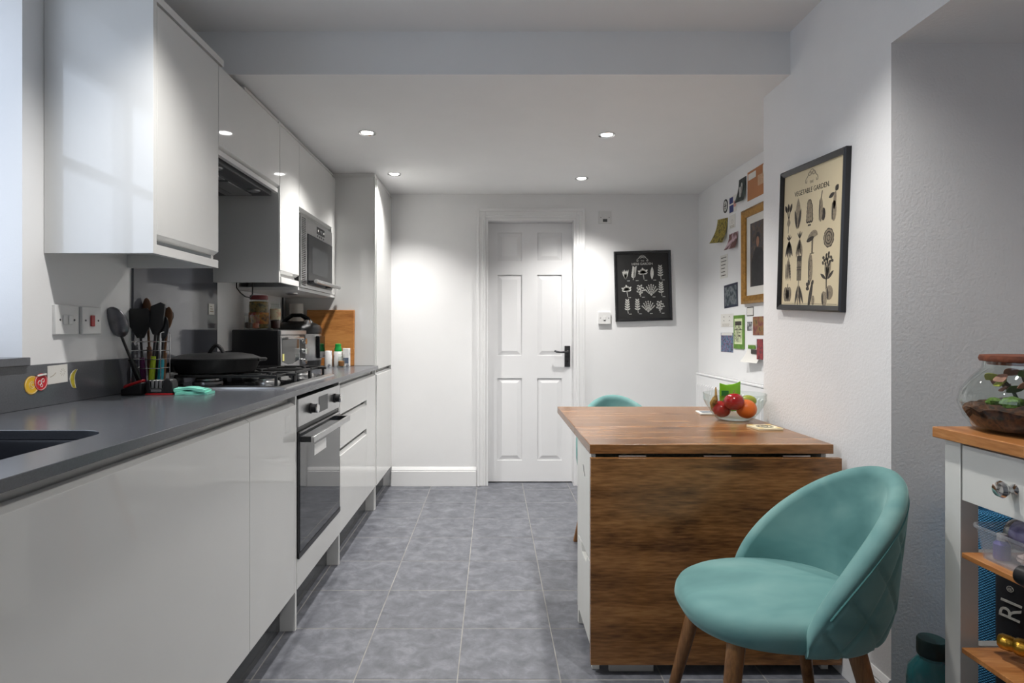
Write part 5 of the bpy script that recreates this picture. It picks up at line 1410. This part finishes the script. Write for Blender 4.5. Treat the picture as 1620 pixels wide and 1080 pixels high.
cp0, cp1 = Vector((ux0+.085, 1.272, zs+.052)), Vector((ux0+.10, 1.075, zs+.070))
c = thing('spray_can', 'purple printed can lying in the plastic tub', 'can', cp0)
part('can_body', rod(cp0, cp1, [(.001,.03),(.030,.03),(.0325,.06),(.0325,.97),(.001,.97)]), printed('can_print', [S(92,86,120),S(150,146,176),S(120,114,150),S(70,64,100)], 28, .3), c)
part('base_rim', rod(cp0, cp1, [(.026,.0),(.0325,.0),(.0335,.03),(.0325,.06),(.030,.04),(.026,.02)]), M['steel'], c)
b1 = thing('small_bottle', 'small violet bottle standing in the plastic tub', 'bottle', (ux0+.038, 1.262, zs+.004))
part('bottle_body', MB().lathe([(.001,.0),(.014,.0),(.015,.003),(.015,.032),(.009,.040),(.001,.040)], (ux0+.038,1.255,zs+.0045), 18), mat('violet_plastic', S(92,84,170), .35), b1)
part('cap', MB().lathe([(.001,.040),(.009,.040),(.009,.054),(.001,.055)], (ux0+.038,1.255,zs+.0045), 14), M['white_pl'], b1)
single('crumpled_wrap', 'crumpled pale wrapping inside the plastic tub', 'wrapper', MB().sphere((ux0+.034, 1.180, zs+.026), .015, .028, .015, 18, 12, lambda a_, t_: 1+random.uniform(-.16,.16)), mat('pale_wrap', S(196,176,166), .4, var=.25, vscale=40), ang=10)
single('black_bottle', 'black rounded bottle end lying at the edge of the upper trolley shelf', 'bottle', rod((KX0-.018, 1.140, zs+.0205), (KX0+.010, .93, zs+.0205), [(.001,0),(.012,.0),(.018,.02),(.020,.06),(.020,.97),(.001,.99)]), M['black'])
# gold topped bottle lying on the lower shelf
zs2 = .420+.0003
bp0, bp1 = Vector((KX0+.055, 1.268, zs2+.036)), Vector((KX0+.190, 1.04, zs2+.043))
c = thing('wine_bottle', 'sparkling wine bottle with gold foil neck lying on the trolley shelf', 'bottle', bp0)
goldf = mat('gold_foil', S(186,140,50), .28, .85, var=.2, vscale=60, bump=.5, bscale=120)
part('foil_neck', rod(bp0, bp1, [(.001,0),(.013,.0),(.0165,.02),(.0165,.07),(.0145,.10),(.018,.12),(.0185,.15),(.0165,.18),(.019,.40),(.026,.52),(.001,.525)]), goldf, c)
part('bottle_glass', rod(bp0, bp1, [(.001,.525),(.0265,.525),(.036,.66),(.042,.80),(.042,1.0),(.001,1.0)]), mat('dark_green_glass', S(24,34,22), .08), c)
# red and green packet below
pkx = thing('food_packet', 'red and green food packet on the lowest trolley shelf', 'packet', (KX0+.10, 1.19, .1303))
part('packet_body', MB().box(KX0+.03, KX0+.16, 1.10, 1.29, .1304, .318), mat('packet_green', S(96,116,84), .4, var=.35, vscale=30), pkx, bevel=.006)
part('red_panel', MB().box(KX0+.029, KX0+.161, 1.099, 1.291, .14, .285), mat('packet_red', S(206,62,36), .4, var=.15, vscale=20), pkx, bevel=.005)

# exercise mats behind the trolley
def mat_roll(name, label, x, y, h, r, m_, spiral=True):
    t = thing(name, label, 'exercise mat', (x, y, 0))
    pts = []; turns = 3
    for i in range(96): pts.append((r*(.35+.60*i/95)*math.cos(2*PI*turns*i/95), r*(.35+.60*i/95)*math.sin(2*PI*turns*i/95)))
    inn = []; out = []
    for i, (a, b_) in enumerate(pts):
        l_ = math.hypot(a, b_); out.append((a/l_*(l_+.003), b_/l_*(l_+.003))); inn.append((a/l_*(l_-.003), b_/l_*(l_-.003)))
    mb = MB()
    rings = [[(x+o[0],y+o[1],.0005),(x+i_[0],y+i_[1],.0005),(x+i_[0],y+i_[1],h),(x+o[0],y+o[1],h)] for o, i_ in zip(out, inn)]
    mb.loft(rings)
    part('rolled_sheet', mb, m_, t, ang=50)
    return t
bl = bpy.data.materials.new('ribbed_blue_mat'); bl.use_nodes = True
nt = bl.node_tree; b = nt.nodes['Principled BSDF']; N = nt.nodes; L = nt.links
tc = N.new('ShaderNodeTexCoord'); sp = N.new('ShaderNodeSeparateXYZ'); L.new(tc.outputs['Object'], sp.inputs[0])
at = N.new('ShaderNodeMath'); at.operation = 'ARCTAN2'; L.new(sp.outputs[1], at.inputs[0]); L.new(sp.outputs[0], at.inputs[1])
m1 = N.new('ShaderNodeMath'); m1.operation = 'MULTIPLY'; m1.inputs[1].default_value = 60; L.new(at.outputs[0], m1.inputs[0])
s1 = N.new('ShaderNodeMath'); s1.operation = 'SINE'; L.new(m1.outputs[0], s1.inputs[0])
m2 = N.new('ShaderNodeMath'); m2.operation = 'MULTIPLY'; m2.inputs[1].default_value = 900; L.new(sp.outputs[2], m2.inputs[0])
s2 = N.new('ShaderNodeMath'); s2.operation = 'SINE'; L.new(m2.outputs[0], s2.inputs[0])
pr = N.new('ShaderNodeMath'); pr.operation = 'MULTIPLY'; L.new(s1.outputs[0], pr.inputs[0]); L.new(s2.outputs[0], pr.inputs[1])
rp = N.new('ShaderNodeValToRGB'); rp.color_ramp.elements[0].color = S(18,84,142); rp.color_ramp.elements[1].color = S(84,176,222)
mr = N.new('ShaderNodeMapRange'); mr.inputs['From Min'].default_value = -1; L.new(pr.outputs[0], mr.inputs['Value'])
L.new(mr.outputs['Result'], rp.inputs['Fac']); L.new(rp.outputs['Color'], b.inputs['Base Color'])
bpn = N.new('ShaderNodeBump'); bpn.inputs['Strength'].default_value = .6; bpn.inputs['Distance'].default_value = .003
L.new(pr.outputs[0], bpn.inputs['Height']); L.new(bpn.outputs['Normal'], b.inputs['Normal']); b.inputs['Roughness'].default_value = .7
mat_roll('yoga_mat', 'rolled blue ribbed yoga mat standing behind the trolley', 1.362, 1.600, .640, .085, bl)
t = thing('mat_bag', 'black bag with white upright lettering beside the blue mat', 'bag', (1.318, 1.456, 0))
part('bag_body', MB().lathe([(.001,.0005),(.044,.0005),(.050,.01),(.050,.57),(.042,.60),(.001,.605)], (1.318,1.456,0), 32), mat('black_nylon', S(24,26,32), .6, var=.2, vscale=80), t)
def wrap_text(body, size, zc, ang, roll):
    th = R(ang)
    d_ = Vector((math.cos(th), math.sin(th), 0)); o = Vector((1.318,1.456,zc))+d_*.0512
    xa = Vector((-math.sin(th), math.cos(th), 0))
    Mw = frameM(o, tuple(xa), (0,0,1), tuple(d_), roll)
    e = text(body, size, (0,0,0), M['chalk'], t)
    e.matrix_basis = wmat(t).inverted() @ Mw
wrap_text('RI', .062, .440, 206, 84)
wrap_text('\u00ae', .020, .492, 204, 84)

# teal bottle on the floor
t = thing('water_bottle', 'translucent teal water bottle with dark cap on the floor by the trolley', 'bottle', (1.142, 1.520, 0))
tealg, nt, b, N, L = newmat('teal_translucent')
b.inputs['Base Color'].default_value = S(40,128,134); b.inputs['Roughness'].default_value = .12; b.inputs['Alpha'].default_value = .72
part('bottle_body', MB().lathe([(.001,.0005),(.050,.0005),(.056,.006),(.057,.10),(.054,.12),(.057,.14),(.057,.215),(.052,.245),(.036,.268),(.030,.276),(.030,.285),(.001,.285)], (1.142,1.520,0), 32), tealg, t)
part('cap', MB().lathe([(.001,.284),(.033,.284),(.034,.288),(.034,.322),(.031,.327),(.001,.327)], (1.142,1.520,0), 28), mat('dark_teal_cap', S(18,48,48), .45, var=.1, vscale=60), t)
